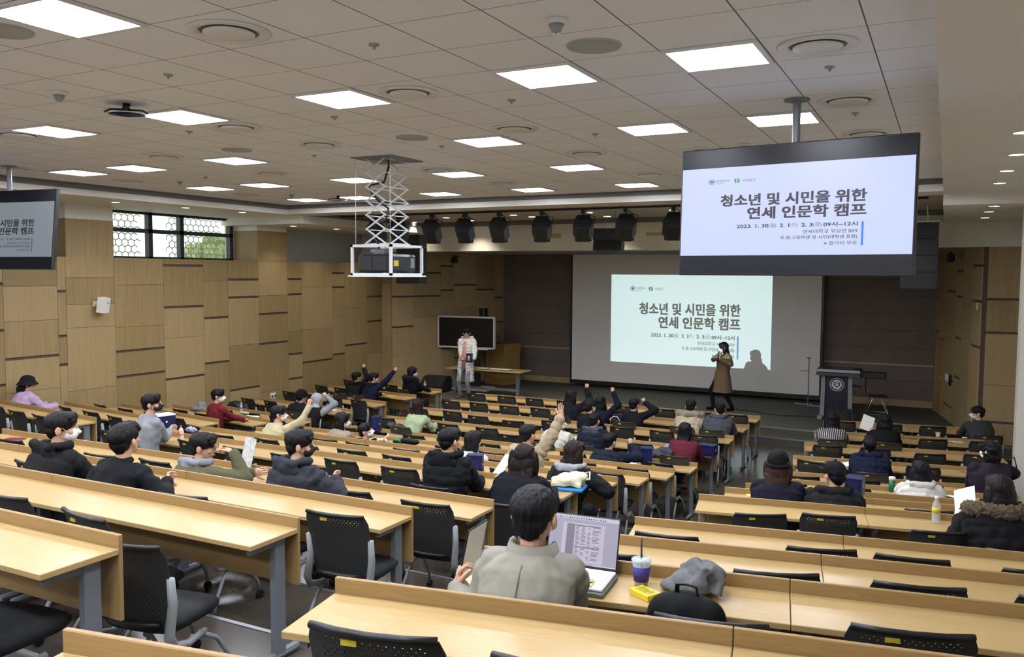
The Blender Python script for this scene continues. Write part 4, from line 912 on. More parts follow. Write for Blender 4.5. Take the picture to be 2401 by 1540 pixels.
    if kind == 'puffer': quilt(me, segs, .0085*(1.1 if bulk > 1.1 else .9), .09 if lod else .1); wrinkle(me, .012, 16, len(label))
    elif kind == 'coat': wrinkle(me, .009 if lod < 2 else .006, 7, len(label)); wrinkle(me, .004, 22, 3)
    else: wrinkle(me, .014, 12, len(label))
    if openf:
        import bmesh
        bm_ = bmesh.new(); bm_.from_mesh(me); dv = [v for v in bm_.verts if (v.co-hip).dot(f) > .02 and abs((v.co-hip).dot(r)+.01) < openf*(.7+.6*max(0, (nb.z-v.co.z))) and v.co.z < nb.z-.02 and v.co.z < nb.z-.06+ .5*0]; bmesh.ops.delete(bm_, geom=dv, context='VERTS'); bm_.to_mesh(me); bm_.free()
    def two_tone(o):
        o.data.materials.append(cloth(sleeve)); A = [np.array(x) for x in segs[1:5]] if 0 else segs
        for p in o.data.polygons:
            c = p.center; ds = []
            for a, b_, rr in segs:
                d_ = b_-a; t_ = max(0, min(1, (c-a).dot(d_)/d_.length_squared)); ds.append((c-a-d_*t_).length-rr)
            if min(ds[1:]) < ds[0]-.005: p.material_index = 1
    jo = finish(me, {'sweater': 'sweater', 'coat': 'coat', 'puffer': 'padded_jacket'}[kind], m, T)
    if sleeve: two_tone(jo)
    mt = remesh(tr, .02, 2); wrinkle(mt, .012, 11); finish(mt, 'trousers', cloth(trou), T); finish(remesh(sh, .014, 2), 'shoes', cloth(shoes, .5), T)
    # hair
    if hair:
        q = MB(); hv = (.010, .0075, .0048)[lod]
        sh_ = hair == 'short'; q.ell(h(0, -.014, .042 if sh_ else .034), (.098, .115, .084 if sh_ else .106), 20, 12, HR); q.ell(h(0, -.055, -.012), (.080 if sh_ else .088, .060 if sh_ else .066, .060 if sh_ else .080), 16, 10, HR)
        if bang: q.ell(h(0, .058, .075), (.080, .048, .042), 14, 8, HR); q.ell(h(.02, .080, .052), (.058, .022, .028), 12, 7, HR)
        for s in (-1, 1): q.ell(h(s*(.074 if sh_ else .078), .020 if sh_ else .014, .036 if sh_ else .03), (.013 if sh_ else .017, .032, .034), 10, 7, HR)
        bk = Vector((-f.x, -f.y, 0))
        if hair == 'short': q.ell(h(0, -.068, -.048), (.052, .030, .036), 12, 8, HR)
        if hair in ('bob', 'perm', 'long', 'pony', 'shoulder'):
            lo = {'bob': .10, 'perm': .08, 'long': .10, 'pony': .06, 'shoulder': .13}[hair]; q.ell(h(0, -.065, -.07), (.084*hw, .050*hw, lo), 16, 10, HR)
            if hair != 'pony':
                for s in (-1, 1): q.ell(h(s*.074*hw, -.015, -.05), (.026*hw, .052, lo), 12, 9, HR)
        if hair == 'perm': q.ell(h(0, -.03, .03), (.105, .115, .105), 16, 10, HR); q.ell(h(0, -.06, -.05), (.10, .07, .08), 14, 9, HR)
        if hair in ('long', 'shoulder'):
            n_ = 7 if hair == 'long' else 4; p0 = h(0, -.075, -.07)
            rg = []
            for k in range(-1, n_*2+1):
                kk = k/2; c = p0+U*(-.055*kk)+bk*(.010*kk+.010*(bulk-.9)*kk+add*.7*min(1, max(kk, 0)/2)); wv = (.084+.003*kk if hair == 'shoulder' else .088-.003*kk)*hw; ed = .55 if k in (-1, n_*2) else 1
                rg.append([c+r*wv*ed*cos(a)*(1+.06*sin(3*a+kk))+bk*.036*hw*ed*sin(a)+U*.012*sin(5*a+1)*(k == n_*2) for a in [2*pi*m_/20 for m_ in range(20)]])
            q.loft(rg)
            for s in (-1, 1): q.cap(h(s*.075, -.02, -.06), h(s*.08, -.03, -.07)+U*-.14+bk*(add+.02), .028, .016)
        if hair == 'pony':
            p0 = h(0, -.10, -.01); q.cap(p0, p0+bk*.04-U*.05, .03, .036); q.cap(p0+bk*.04-U*.05, p0+bk*.045-U*.20, .036, .02)
        if hair == 'bun': q.ell(h(0, -.068, -.05), (.06, .035, .05)); q.ell(h(-.01, -.125, -.035), (.042, .036, .046))
        me = remesh(q, hv, 2 if lod else 1); wrinkle(me, (.008 if lod < 2 else .0055) if hair != 'perm' else .022, (44 if lod < 2 else 70) if hair != 'perm' else 30, len(label)*3, (1, 1, .16) if hair != 'perm' else (1, 1, 1)); finish(me, 'hair', hairm(hc), T)
        if hair == 'bun':
            q = MB()
            for k in range(9): q.ell(h(-.045+.016*cos(k*.7), -.10+.018*sin(k*.7), -.02+.016*sin(k*.7+1)), .011, 8, 5)
            finish(remesh(q, .006, 1), 'scrunchie', cloth('d9c2b4'), T)
    if mask:
        q = MB(); q.ell(h(0, .040, -.052), (.060, .068, .054), 16, 10, HR); q.cap(h(0, .085, -.01), h(0, .108, -.035), .014, .02)
        me = remesh(q, .009, 2); finish(me, 'face_mask', mat('mask_'+mask, mask, .75, var=.04, scale=60), T)
        q = MB()
        for s in (-1, 1): q.tube([h(s*.058, .045, -.03), h(s*.074, .02, .004), h(s*.084, -.02, .012), h(s*.088, -.03, -.01), h(s*.074, .0, -.045), h(s*.058, .035, -.07)], .0022, 5)
        q.build('ear_loops', mat('mask_'+mask, mask), T, True)
    if glasses:
        q = MB()
        for s in (-1, 1):
            q.tube([h(s*.034+.024*cos(a), .102, .006+.019*sin(a)) for a in [2*pi*k/14 for k in range(15)]], .0022, 5); q.tube([h(s*.058, .100, .01), h(s*.082, .0, .008)], .002, 5)
        q.tube([h(-.010, .104, .008), h(.010, .104, .008)], .002, 5); q.build('glasses', M_blk, T, True)
    if eyes:
        for s in (-1, 1):
            MB().ell(h(s*.032, .083, .004), (.013, .006, .006), 10, 6, HR).build('eye', mat('eye_dark', '1a1412', .25), T, True)
            MB().ell(h(s*.033, .086, .026), (.020, .006, .0042), 10, 6, HR).build('eyebrow', hairm('15131a'), T, True)
        if not mask: MB().ell(h(0, .091, -.064), (.021, .006, .0065), 12, 7, HR).build('lips', mat('lips', 'a8605a', .5), T, True)
    if hat:
        kd, hcx = hat; q = MB(); m2 = cloth(hcx)
        if kd == 'beanie':
            q.ell(h(0, -.02, .052), (.100, .118, .108), 20, 12, HR); me = remesh(q, .01, 2); wrinkle(me, .008, 26, 3); o = finish(me, 'beanie', m2, T)
            q = MB(); q.tube([h(.099*cos(a), -.02+.117*sin(a), .012+.0*sin(a)) for a in [2*pi*k/24 for k in range(25)]], .018, 8); q.build('cuff', m2, o, True)
        elif kd == 'cap':
            q.ell(h(0, -.012, .055), (.096, .112, .082), 20, 12, HR); o = finish(remesh(q, .009, 2), 'baseball_cap', m2, T)
            pts = [(x, y) for x, y in ((-.08, .075), (-.07, .15), (-.035, .18), (.035, .18), (.07, .15), (.08, .075))]; q = MB(); q.loft([[h(x, y, .045-.6*x*x*4) for x, y in pts], [h(x, y, .053-.6*x*x*4) for x, y in pts]]); q.build('visor', m2, o); MB().ell(h(0, -.012, .138), .010, 8, 5).build('button', m2, o, True)
        elif kd == 'bucket':
            q.ell(h(0, -.01, .06), (.096, .112, .09), 20, 12, HR); o = finish(remesh(q, .009, 2), 'bucket_hat', m2, T)
            q = MB(); rg = [[h(a_*cos(a), -.01+(a_+.016)*sin(a), z) for a in [2*pi*k/24 for k in range(24)]] for a_, z in ((.094, .06), (.112, .03), (.142, -.0), (.145, -.006), (.112, .022), (.09, .05))]; q.loft(rg); q.build('brim', m2, o, True)
    if hood:
        kd, hcx = hood; m2 = m if hcx is None else cloth(hcx); q = MB(); bk = -f
        if kd == 'down':
            q.ell(nb+bk*(.085+add)+U*-.03, (.125*bulk, .046+add*.4, .105), 18, 11, rotz(-RAD(yaw)) @ Matrix.Rotation(RAD(14), 3, 'X')); q.cap(nb+bk*(.10+add)+U*.045-r*.09*bulk, nb+bk*(.10+add)+U*.045+r*.09*bulk, .036, .036)
            for k in range(13): a = RAD(-200+k*220/12); q.ell(nb+r*(.110*bulk)*cos(a)*1.02+f*.085*sin(a)*1.0+U*(.035+.012*cos(a*1)), .034 if kd == 'down' else .04, 8, 6)
            me = remesh(q, vc, 2); wrinkle(me, .016, 12, 5); finish(me, 'hood', m2, T)
        elif kd == 'fur':
            q.ell(nb+bk*(.10+add)+U*-.02, (.15*bulk, .065, .11), 18, 11, rotz(-RAD(yaw))); me = remesh(q, vc, 2); wrinkle(me, .014, 12, 5); hd_ = finish(me, 'hood', m, T)
            q = MB(); pts = []
            for k in range(17): a = RAD(-210+k*240/16); pts.append(nb+r*.165*bulk*cos(a)+f*.10*sin(a)+bk*.07*(1-abs(cos(a)))*(sin(a) < 0)+U*(.02-.02*sin(a)))
            q.tube(pts, .058, 10); me = remesh(q, .010 if lod else .013, 1)
            for sc_, am in ((45, .022), (95, .020)): wrinkle(me, am, sc_, 2)
            finish(me, 'fur_trim', mat('fur_'+hcx, hcx, .95, var=.45, scale=60, bump=.9, bscale=260, bdist=.02), hd_)
        elif kd == 'up':
            q.ell(h(0, -.028, .03), (.108, .122, .118), 20, 12, HR); q.ell(h(0, -.05, -.06), (.10, .09, .10), 16, 10, HR); q.ell(nb+bk*.06+U*.03, (.12, .08, .06), 14, 9)
            me = remesh(q, vc, 2); wrinkle(me, .014, 14, 5); finish(me, 'hood', m2, T)
    if collar == 'lapel':
        q = MB(); n_ = 15; rg = []
        pts_o = []; 
        for k in range(n_):
            a = RAD(-215+k*250/(n_-1)); cx, sx = cos(a), sin(a); top_ = nb+r*.082*cx+f*.075*sx+U*(.058 if sx < .3 else .03); mid_ = nb+r*.098*cx+f*.092*sx+U*(.062 if sx < .3 else .03); low = nb+r*.122*cx+f*.112*sx+U*(-.004-.010*abs(cx)); lo2 = low-U*.008; inn = nb+r*.088*cx+f*.082*sx-U*.01
            rg.append([top_, mid_, low, lo2, inn])
        q.loft(rg); smo = q.build('collar', m, T, True)
    if extra: extra(T, O, dict(back=lambda t: (lambda c, tn: c-(f-tn*f.dot(tn)).normalized()*((.118*(1-t)+.112*t if t < .7 else .112-.10*(t-.7))*bulk+add+.004))(pth(t), (pth(min(t+.05, 1))-pth(max(t-.05, 0))).normalized()), h=h, nb=nb, f=f, r=r, H=H, HR=HR, hip=hip, m=m, L=L))
    return T
def up(px_, py_, Y): return atY(px_, py_, Y)
def sit(b, k, px_, py_, label, dy=0, **kw):
    """seat somebody at row k: the head's place in the picture fixes x and height, the row fixes the depth"""
    Y = ROWY[k]; hd = atY(px_, py_, Y-.68+dy)
    for _ in range(2): Y = rowy(b, k, hd.x); hd = atY(px_, py_, Y-.68+dy)
    hd = hd-Vector((0, 0, kw.pop('drop', 0)))
    for a in ('armL', 'armR'):
        v = kw.get(a)
        if isinstance(v, tuple) and len(v) >= 2 and not hasattr(v[0], '__len__'):       # (px, py, dy, dir, normal): wrist in the picture, dy ahead of the head
            p = atY(v[0], v[1], hd.y+v[2]); kw[a] = (p,)+tuple(v[3:])
    yw = kw.pop('yaw', 0)+(7.4 if b == 'L' else (-7 if b == 'R' else 0))
    t = person(label, hd, ROWF[k], yaw=yw, desky=Y, **kw); SEATED.append((b, k, t.location.x, t.location.y, label)); return t
SEATED = []
UP = (0, 0, 1)
sit('L', 7, 66, 900, 'person in a lavender padded jacket and black bucket hat by the left wall', hy=30, top='b9a0c0', kind='puffer', hair='pony', hat=('bucket', '1c1d21'), lod=0)
sit('M', 8, 357, 946, 'person in a grey sweatshirt and black face mask, turned right, bottle on desk', hy=42, yaw=15, hp=-6, top='8f9196', kind='sweater', bulk=1.12, mask='17181b', armR=(398, 1008, .30), armL=(392, 1012, .36), lod=1, eyes=True)
sit('L', 5, 512, 928, 'person in a dark red sweater with white mask near the left wall', hy=38, yaw=12, top='6e2028', kind='sweater', bulk=1.08, mask='e4e6e6', lod=0, eyes=True)
sit('M', 10, 146, 1002, 'person in a thick black hooded coat, second desk row of the left foreground', hy=38, yaw=8, top='1d1e1f', kind='coat', bulk=1.25, hood=('down', None), mask='e4e6e6', hc='1a1718', lod=2, hair='short')
sit('M', 10, 294, 1030, 'person in a plain black sweater seen from behind, right forearm on the desk', hy=-6, hp=-12, top='15171b', kind='sweater', bulk=1.16, armR=(392, 1128, .16), poleR=(1.2, -.6, -.5), hc='181516', lod=2)
sit('M', 9, 478, 1046, 'person in an olive jacket and grey hood with glasses, hand at the mouth', hy=48, yaw=14, hp=5, top='5d5c45', kind='coat', bulk=1.12, hood=('down', '8b8f97'), glasses=True, armR=(548, 1062, .12, (-.8, .1, .3), (0, -.3, -1)), poleR=(.8, .3, -1), armL=(592, 1108, .34), hc='1a1614', lod=2, eyes=True)
sit('M', 9, 704, 1042, 'person in a dark grey quilted padded jacket and black mask, left foreground', hy=40, yaw=12, top='34363c', kind='puffer', bulk=1.28, hood=('down', None), mask='17181b', armR=(786, 1126, .20), poleR=(1.2, -.4, -.6), hc='17161a', lod=2, eyes=True)
sit('M', 6, 654, 970, 'person in a cream cable-knit sweater raising a fist, white mask', hy=38, yaw=12, hp=-4, top='c3b692', kind='sweater', bulk=1.1, mask='e4e6e6', glasses=True, armR=(724, 952, .12, (0.1, .1, 1), (0, 1, 0)), handR='fist', lod=1)
sit('L', 3, 708, 930, 'person in a black padded jacket and black cap beside the grey hoodie', hy=12, top='17181b', kind='puffer', bulk=1.2, hair='short', hat=('beanie', '141416'), lod=0)
def stripe(T, O, d):
    q = MB(); a = d['nb']; f, r = d['f'], d['r']
    q.tube([a+r*.14-f*.03+Vector((0, 0, -.02)), a+r*.2-f*.08-Vector((0, 0, .15)), a+r*.20-f*.12-Vector((0, 0, .40))], .014, 6, flat=.5); q.build('white_stripe', cloth('d8d8d6'), T, True)
sit('L', 3, 746, 938, 'person with a light grey hood up and black jacket with white stripe', hy=25, top='15161a', kind='coat', bulk=1.15, hair=None, sleeve='8e9092', hood=('up', 'a2a4a6'), armR=(764, 928, .10, (-.6, .2, .5), (0, .4, -1)), handR='fist', poleR=(1, .2, -.8), extra=stripe, lod=0)
sit('M', 5, 803, 986, 'person in a beige coat with shoulder-length dark hair and white mask', hy=42, yaw=12, top='9d8c78', kind='coat', bulk=1.1, hw=1.2, hair='shoulder', mask='e6e8e8', lod=1, eyes=True, hc='1d1716')
sit('M', 5, 858, 1010, 'person in a black jacket leaning low over the desk, white mask', hy=48, yaw=20, hp=-18, top='16161a', kind='coat', bulk=1.05, mask='e6e8e8', armR=(900, 1038, .26), lod=1, eyes=True)
sit('M', 3, 981, 952, 'person in a pale green sweater with long straight brown hair', hy=14, top='a3b08c', kind='sweater', bulk=1.05, hw=1.05, hair='long', hc='2a1a16', lod=1)
sit('M', 8, 1055, 1032, 'person in a black hooded padded jacket with short hair, centre of the picture', hy=18, top='17181b', kind='puffer', bulk=1.25, hood=('down', None), lod=2, hc='151317')
sit('M', 6, 1110, 1034, 'person in a white padded jacket with long black hair', hy=22, yaw=12, top='d9d9da', kind='puffer', bulk=1.08, hw=1.1, hair='long', hc='19151a', armR=(1092, 1076, .34), lod=1)
sit('M', 8, 1229, 1074, 'person in a broad black coat with wavy brown-black hair, holding white sheets', hy=-6, top='12151b', kind='coat', bulk=1.32, hw=1.45, hair='shoulder', hc='211817', armL=(1178, 1122, .28), lod=2)
sit('M', 7, 1347, 1062, 'person in a black padded jacket over a light grey hood, brown long hair', hy=18, yaw=10, top='14161b', kind='puffer', bulk=1.2, hw=1.15, hair='long', hc='2b1c18', hood=('down', '9c9ea2'), armR=(1404, 1128, .06), poleR=(1.2, -.2, -.5), lod=2)
sit('M', 6, 1238, 1018, 'person in a beige padded jacket raising an open right hand high', hy=12, yaw=6, top='b5a488', kind='puffer', bulk=1.22, armR=(1318, 972, .05, (-.02, 0, 1), (0, 1, 0)), handR='open', lod=2, hc='161318')
sit('M', 3, 1312, 990, 'person in an ivory padded jacket behind the raised beige arm', hy=38, yaw=12, top='c9c8b8', kind='puffer', bulk=1.25, mask='e6e8e8', lod=1)
sit('M', 3, 1394, 985, 'person in a navy padded jacket with a grey collar, dark cropped hair', hy=10, top='171c2a', kind='puffer', bulk=1.22, hood=('down', '4c4d5a'), lod=1)
sit('M', 2, 1384, 952, 'person with hair in a bun with a pale scrunchie, black top', hy=25, top='14151c', kind='sweater', bulk=1.1, hair='bun', hc='1f1718', mask='e6e8e8', lod=1)
sit('M', 1, 1339, 930, 'person in a dark padded jacket with long hair raising a fist', hy=18, top='15171e', kind='puffer', bulk=1.2, hw=1.2, hair='shoulder', armR=(1376, 912, .05, (0, 0, 1), (0, 1, 0)), handR='fist', glasses=True, lod=0)
sit('M', 1, 1408, 944, 'person with a black bob and navy coat raising a bent right fist', hy=5, top='131a2a', kind='coat', bulk=1.12, hw=1.2, hair='bob', armR=(1438, 920, .05, (-.25, 0, 1), (0, 1, 0)), poleR=(1.4, 0, -.4), handR='fist', lod=0)
sit('M', 1, 1487, 948, 'person in a navy jacket with short hair raising a low fist', hy=5, top='14171f', kind='coat', bulk=1.12, armR=(1512, 944, .10, (-.45, .1, .8), (0, 1, 0)), poleR=(1.4, 0, -.5), handR='fist', lod=0)
sit('M', 1, 1620, 952, 'person in a cream padded jacket with a thick cream fur collar', hy=-4, top='b7a98f', kind='puffer', bulk=1.25, hood=('fur', 'd8ccb2'), lod=1)
sit('M', 1, 1687, 958, 'person in a slate grey padded jacket looking left, white mask', hy=-32, top='4a4d55', kind='puffer', bulk=1.25, hood=('down', None), mask='e6e8e8', lod=1)
sit('M', 3, 1606, 1010, 'person in a burgundy coat with long black hair', hy=0, top='5d1f2c', kind='coat', bulk=1.12, hw=1.1, hair='long', hc='131218', lod=1, long_coat=(.22, .03, .08))
sit('M', 4, 1430, 1034, 'person in a navy jacket raising the right fist beside a blue box', hy=14, yaw=6, hp=-6, top='161d2c', kind='puffer', bulk=1.2, armR=(1480, 1044, .20, (-.2, 0, 1), (0, 1, 0)), poleR=(1.4, 0, -.5), handR='fist', lod=1, hc='141216')
# right block
def stripes_mat():
    m = bpy.data.materials.new('striped_wool'); m.use_nodes = True; t = NT(m); ob = t.obj(); sp = t.n('ShaderNodeSeparateXYZ'); t.l(ob, sp.inputs[0])
    s = t.math('SINE', t.math('MULTIPLY', sp.outputs[0], 190)); nz = t.noise(ob, 120, 3); k = t.math('GREATER_THAN', t.math('ADD', s, t.math('MULTIPLY', nz, .8)), .55)
    t.l(t.mix(k, '1c1c20', 'a9a8a4'), t.b.inputs['Base Color']); t.b.inputs['Roughness'].default_value = .9; t.bump(nz, .4, .004); return m
sit('R', 1, 1951, 984, 'person in a black and white striped knit jacket with long black hair', hy=0, topm=stripes_mat(), kind='coat', bulk=1.12, hw=1.3, hair='shoulder', hc='121116', lod=1)
sit('R', 1, 2074, 988, 'person in black reading a sheet of paper beside the striped jacket', hy=-18, top='141416', kind='coat', bulk=1.08, hw=1.3, hair='bob', hc='151318', armL=(2042, 1014, .30), handL='grip', lod=1)
sit('R', 0, 2291, 968, 'person in a dark grey coat in left profile, hand at his white mask', hy=-72, yaw=-20, top='3a3d40', kind='coat', bulk=1.15, mask='e6e8e8', glasses=True, armL=(2279, 992, .12, (-.1, -.1, 1), (1, 0, 0)), handL='fist', poleL=(.8, .4, -1), bang=0, lod=1, eyes=True)
sit('R', 3, 2040, 1042, 'person in a shiny navy quilted jacket bending forward', hy=0, hp=-20, top='161c34', kind='puffer', bulk=1.25, hood=('down', None), hc='161318', lod=1)
sit('R', 7, 1825, 1090, 'person in a black beanie with long brown hair and navy coat', hy=10, top='171826', kind='coat', bulk=1.2, hw=1.35, hair='long', hc='3f281d', hat=('beanie', '16171a'), lod=2)
sit('R', 7, 1956, 1108, 'person in a black baseball cap turned left and black quilted jacket', hy=-35, top='1b1d1c', kind='puffer', bulk=1.3, hood=('down', None), hat=('cap', '141417'), mask='e6e8e8', lod=2, drop=.02)
sit('R', 5, 2158, 1106, 'person in a white padded jacket with short black hair and mask', hy=-18, top='d6d3cc', kind='puffer', bulk=1.2, hood=('down', None), hw=1.25, hair='bob', mask='e6e8e8', lod=1)
sit('R', 4, 2320, 1058, 'person in a dark plum coat with curly black hair', hy=-40, yaw=-8, top='2f2430', kind='coat', bulk=1.2, hair='perm', mask='e6e8e8', lod=1)
sit('R', 8, 2342, 1152, 'person in a black padded jacket with a wide tawny fur hood', hy=-15, yaw=-8, top='151416', kind='puffer', bulk=1.35, hw=1.2, hair='long', hc='22191a', hood=('fur', '8a7860'), armL=(2255, 1215, .30), lod=2)
# front of the left wall block
sit('L', 1, 836, 884, 'person in a black hoodie raising a fist at the front left', hy=10, top='16171b', kind='coat', bulk=1.1, hair='short', hood=('down', None), armR=(853, 864, .05, (0, 0, 1), (0, 1, 0)), handR='fist', lod=0)
sit('L', 1, 877, 886, 'person in a navy jacket stretching out a raised right fist', hy=30, yaw=10, top='161b2e', kind='coat', bulk=1.15, hood=('down', None), armR=(926, 868, .18, (.5, .3, .8), (0, 1, 0)), handR='fist', lod=0, eyes=True)
sit('L', 0, 967, 873, 'person in a black fur-hooded coat and pink mask at the front left', hy=42, yaw=18, top='131316', kind='coat', bulk=1.2, hair='shoulder', hood=('fur', '1b1a1d'), mask='c3aec6', lod=0, eyes=True)
# the nearest man
def man_bits(T, O, d):
    q = MB(); nb, f, r = d['nb'], d['f'], d['r']
    pts = [d['back'](t) for t in (.1, .25, .4, .5, .6, .7, .8, .86)]; q.tube(pts, .004, 5); q.build('back_seam', cloth('78746a'), T, True)
MY = rowy('R', 11, -1.43); man_head = atY(1255, 1206, MY-.66)
person('person in a light grey wool coat seen from behind, holding up a tablet', man_head, ROWF[11], yaw=-8, hy=6, hp=-4, bang=0, top='8f8b7f', kind='coat', bulk=.98, hair='short', hc='17161a', mask='dfe3e6', collar='lapel', lod=2, desky=MY,
       armL=(atY(1074, 1376, MY-.60), (.05, .12, 1), (.75, .5, 0)), handL='grip', poleL=(.3, -.3, -1), armR=(atY(1338, 1352, MY-.34), (.1, 1, 0), (0, 0, -1)), poleR=(.12, -.15, -1), extra=man_bits)
SEATED.append(('R', 11, man_head.x, MY-.8, 'man'))
# two people on the stage
bh = atY(1094, 781, 19.05); fz = ST
def boy_bits(T, O, d):
    f, r, hip, nb = d['f'], d['r'], d['hip'], d['nb']; U = Vector((0, 0, 1))
    q = MB(); rg = []
    for t, w in ((0, .08), (.08, .12), (.2, .165), (.6, .17), (1.05, .17)): c = nb.lerp(hip, t)+f*.012; rg.append([c+r*w*cos(a)+f*min(w*.72, .125)*sin(a) for a in [2*pi*k/18 for k in range(18)]])
    q.loft(rg); q.build('pink_shirt', cloth('cf9f97'), T, True)
by = person('person standing in a long pale grey padded coat, holding a small blue box', bh, fz, hip=(bh.x-.01, 19.02, fz+.86), yaw=172, hy=-14, hp=6, top='dcdcdc', kind='puffer', bulk=1.12, hair='short', hc='16131a', stand=True, openf=.05, long_coat=(.42, .02, .05), trou='8f8f90', shoes='5f5a55', glasses=True, eyes=True, lod=1, hood=('down', None),
       armL=(atY(1112, 845, 18.80), (-1, -.3, .05), (0, -.2, 1)), armR=(atY(1084, 848, 18.80), (1, -.3, .05), (0, -.2, 1)), handL='curl', handR='curl', extra=boy_bits, ftgt=((bh.x+.12, 18.98, fz), (bh.x-.13, 18.96, fz)), poleL=(1, -.2, -.6), poleR=(1, -.2, -.6))
bxp = atY(1100, 848, 18.74); t = thing('gift_box', (bxp.x, 18.76, bxp.z-.02), 'small navy box with a pale doll in its window held by the standing boy', 'box', rz=.15)
MB().box((-.075, -.05, 0), (.075, .05, .235), bev=.004).build('box_body', mat('box_navy', '14184a', .45), t); MB().box((-.05, -.0525, .04), (.05, -.049, .19)).build('window_panel', mat('box_window', '3a3a5c', .3), t); q = MB().ell((0, -.054, .14), (.035, .012, .038)).ell((.0, -.054, .075), (.022, .01, .03)); q.build('pale_doll', mat('doll_cream', 'cbb98e', .7), t, True)
wh = atY(1696, 815, 20.35)
def wom_bits(T, O, d):
    L = d['L']; p = L(atY(1686, 822, 20.02)); q = MB(); q.tube([p, p+Vector((-.05, .06, -.13))], .013, 8); q.ell(p+Vector((.008, -.01, .03)), .024)
wo = person('person with long black hair in a camel coat speaking into a microphone on stage', wh, fz, hip=(wh.x-.02, 20.40, fz+.87), yaw=220, hy=28, hp=2, top='7f6d55', kind='coat', bulk=1.10, hair='long', hc='141218', stand=True, long_coat=(.43, .08, .09), trou='17181c', shoes='121214', mask='e9ebec', eyes=True, lod=1, collar='lapel',
       armR=(atY(1683, 838, 20.02), (.2, -.3, .9), (.8, .3, 0)), handR='grip', armL=(atY(1690, 842, 20.04), (-1, -.1, .2), (0, 1, .2)), handL='curl', poleR=(1.3, .1, -.5), poleL=(1, .2, -.6), ftgt=((wh.x+.22, 20.38, fz), (wh.x-.22, 20.36, fz)))
mp = atY(1685, 826, 19.95); t = thing('microphone', mp, 'black handheld microphone held by the speaker on stage', 'microphone'); MB().tube([(0, 0, 0), (-.03, .04, -.16)], [.016, .011], 10).build('handle', M_blk, t, True); MB().ell((.003, -.004, .018), .024).build('head', M_steel, t, True)
# ---------------------------------------------------------------- chairs at the desks
SKIPC = set(); SHIFT = {('R', 8, 0): (-1.43, -.86, 22), ('R', 8, 1): (-.87, -.70, 12), ('R', 8, 2): (-.05, -.91, 16), ('R', 8, 3): (.56, -.9, 14), ('R', 9, 1): (-.73, -.64, 16), ('R', 9, 2): (-.17, -.64, 8), ('R', 10, 1): (-.81, -.66, 18), ('R', 10, 2): (-.13, -.62, 13),
 ('R', 11, 1): (-.80, -.81, 11), ('R', 11, 2): (-.13, -.67, 13), ('R', 12, 0): (-1.56, -.60, 11), ('M', 9, 8): (-3.50, -.62, 4), ('M', 10, 8): (-3.42, -.63, 6), ('M', 10, 7): (-4.62, -.77, 6), ('M', 8, 5): (-5.72, -.60, 0), ('M', 8, 6): (-4.98, -.60, 4), ('M', 11, 7): (-4.04, -.74, -8), ('M', 11, 8): (-3.52, -.97, 10), ('M', 11, 6): (-4.85, -.70, 2),
 ('M', 2, 2): (-7.88, -.85, 1), ('M', 2, 3): (-7.07, -1.0, 6), ('M', 3, 4): (-6.50, -1.0, 2), ('R', 2, 2): (-.19, -.81, 13), ('R', 1, 2): (-.18, -.71, 16), ('R', 3, 0): (-1.61, -.80, -12)}
for b in 'LMR':
    for k in range(14):
        if b == 'L' and k > 8: continue
        x0, L, n = {'L': (-13.62, 1.44, 2), 'M': (-9.7, 2.167, 3), 'R': (-2.03, 1.475, 2)}[b]
        xs = []
        for i in range(n):
            m = 3 if b == 'M' else 2
            for c in range(m): xs.append(x0+L*(i+(c+.5)/m))
        ppl = [(q[2], q[3]) for q in SEATED if q[0] == b and q[1] == k]
        near = {}
        for px_, py_ in ppl:
            j = min((j for j in range(len(xs)) if j not in near), key=lambda j: abs(xs[j]-px_)); near[j] = (px_, py_)
        order = 0
        for j, X in enumerate(xs):
            jit = random.uniform(-.05, .05); rz = random.uniform(-.09, .09); dy = random.uniform(-.06, .015)
            if (b, k, j) in SKIPC: continue
            if j in near: X2, rz, dy = near[j][0], 0, 0; occ = True
            else: X2 = X+jit; occ = False
            if (b, k, j) in SHIFT and not occ:
                s_ = SHIFT[(b, k, j)]; X2 = s_[0]; dy = s_[1]+.29+.33; rz = RAD(s_[2])-(RA if b == 'R' else 0)
            o = chair(b, k, X2, dy, rz, occupied=occ)
            if o is None: continue
            if occ: o.location.y = near[j][1]-.03
            order += 1
            lb = f'black perforated-back chair, {ORD[k]} row from stage, {BN[b]}, {ORD[j]} place from its left'
            tag(o, lb, 'chair', 'black perforated chairs on casters')
# ---------------------------------------------------------------- things on the desks
def desk_at(k, px_, py_, h=0): p = atZ(px_, py_, ROWF[k]+DT+h); return Vector((p.x, p.y, ROWF[k]+DT))
def sheet(k, px_, py_, w, l, rz, label, m=None, curl=.01, name='paper_sheet', grp=None):
    p = desk_at(k, px_, py_); q = MB(); n = 6; g = []
    for s in (0, 1):
        for j in range(n+1):
            for i in range(n+1): x = -w/2+w*i/n; y = -l/2+l*j/n; g.append((x, y, .003+curl*max(0, (x/w)*(y/l))*4+(.0012 if s else 0)+curl*.4*sin(i*1.1+j*.7)**2))
    N = (n+1)**2; fs = []
    for j in range(n):
        for i in range(n): a = j*(n+1)+i; fs += [(a, a+n+1, a+n+2, a+1), (N+a, N+a+1, N+a+n+2, N+a+n+1)]
    for i in range(n): fs += [(i, i+1, N+i+1, N+i), (n*(n+1)+i+1, n*(n+1)+i, N+n*(n+1)+i, N+n*(n+1)+i+1), (i*(n+1), N+i*(n+1), N+(i+1)*(n+1), (i+1)*(n+1)), (i*(n+1)+n, (i+1)*(n+1)+n, N+(i+1)*(n+1)+n, N+i*(n+1)+n)]
    q.add(g, fs); o = q.build(name, m or M_paper, None, True, p, rz); return tag(o, label, 'paper', grp)
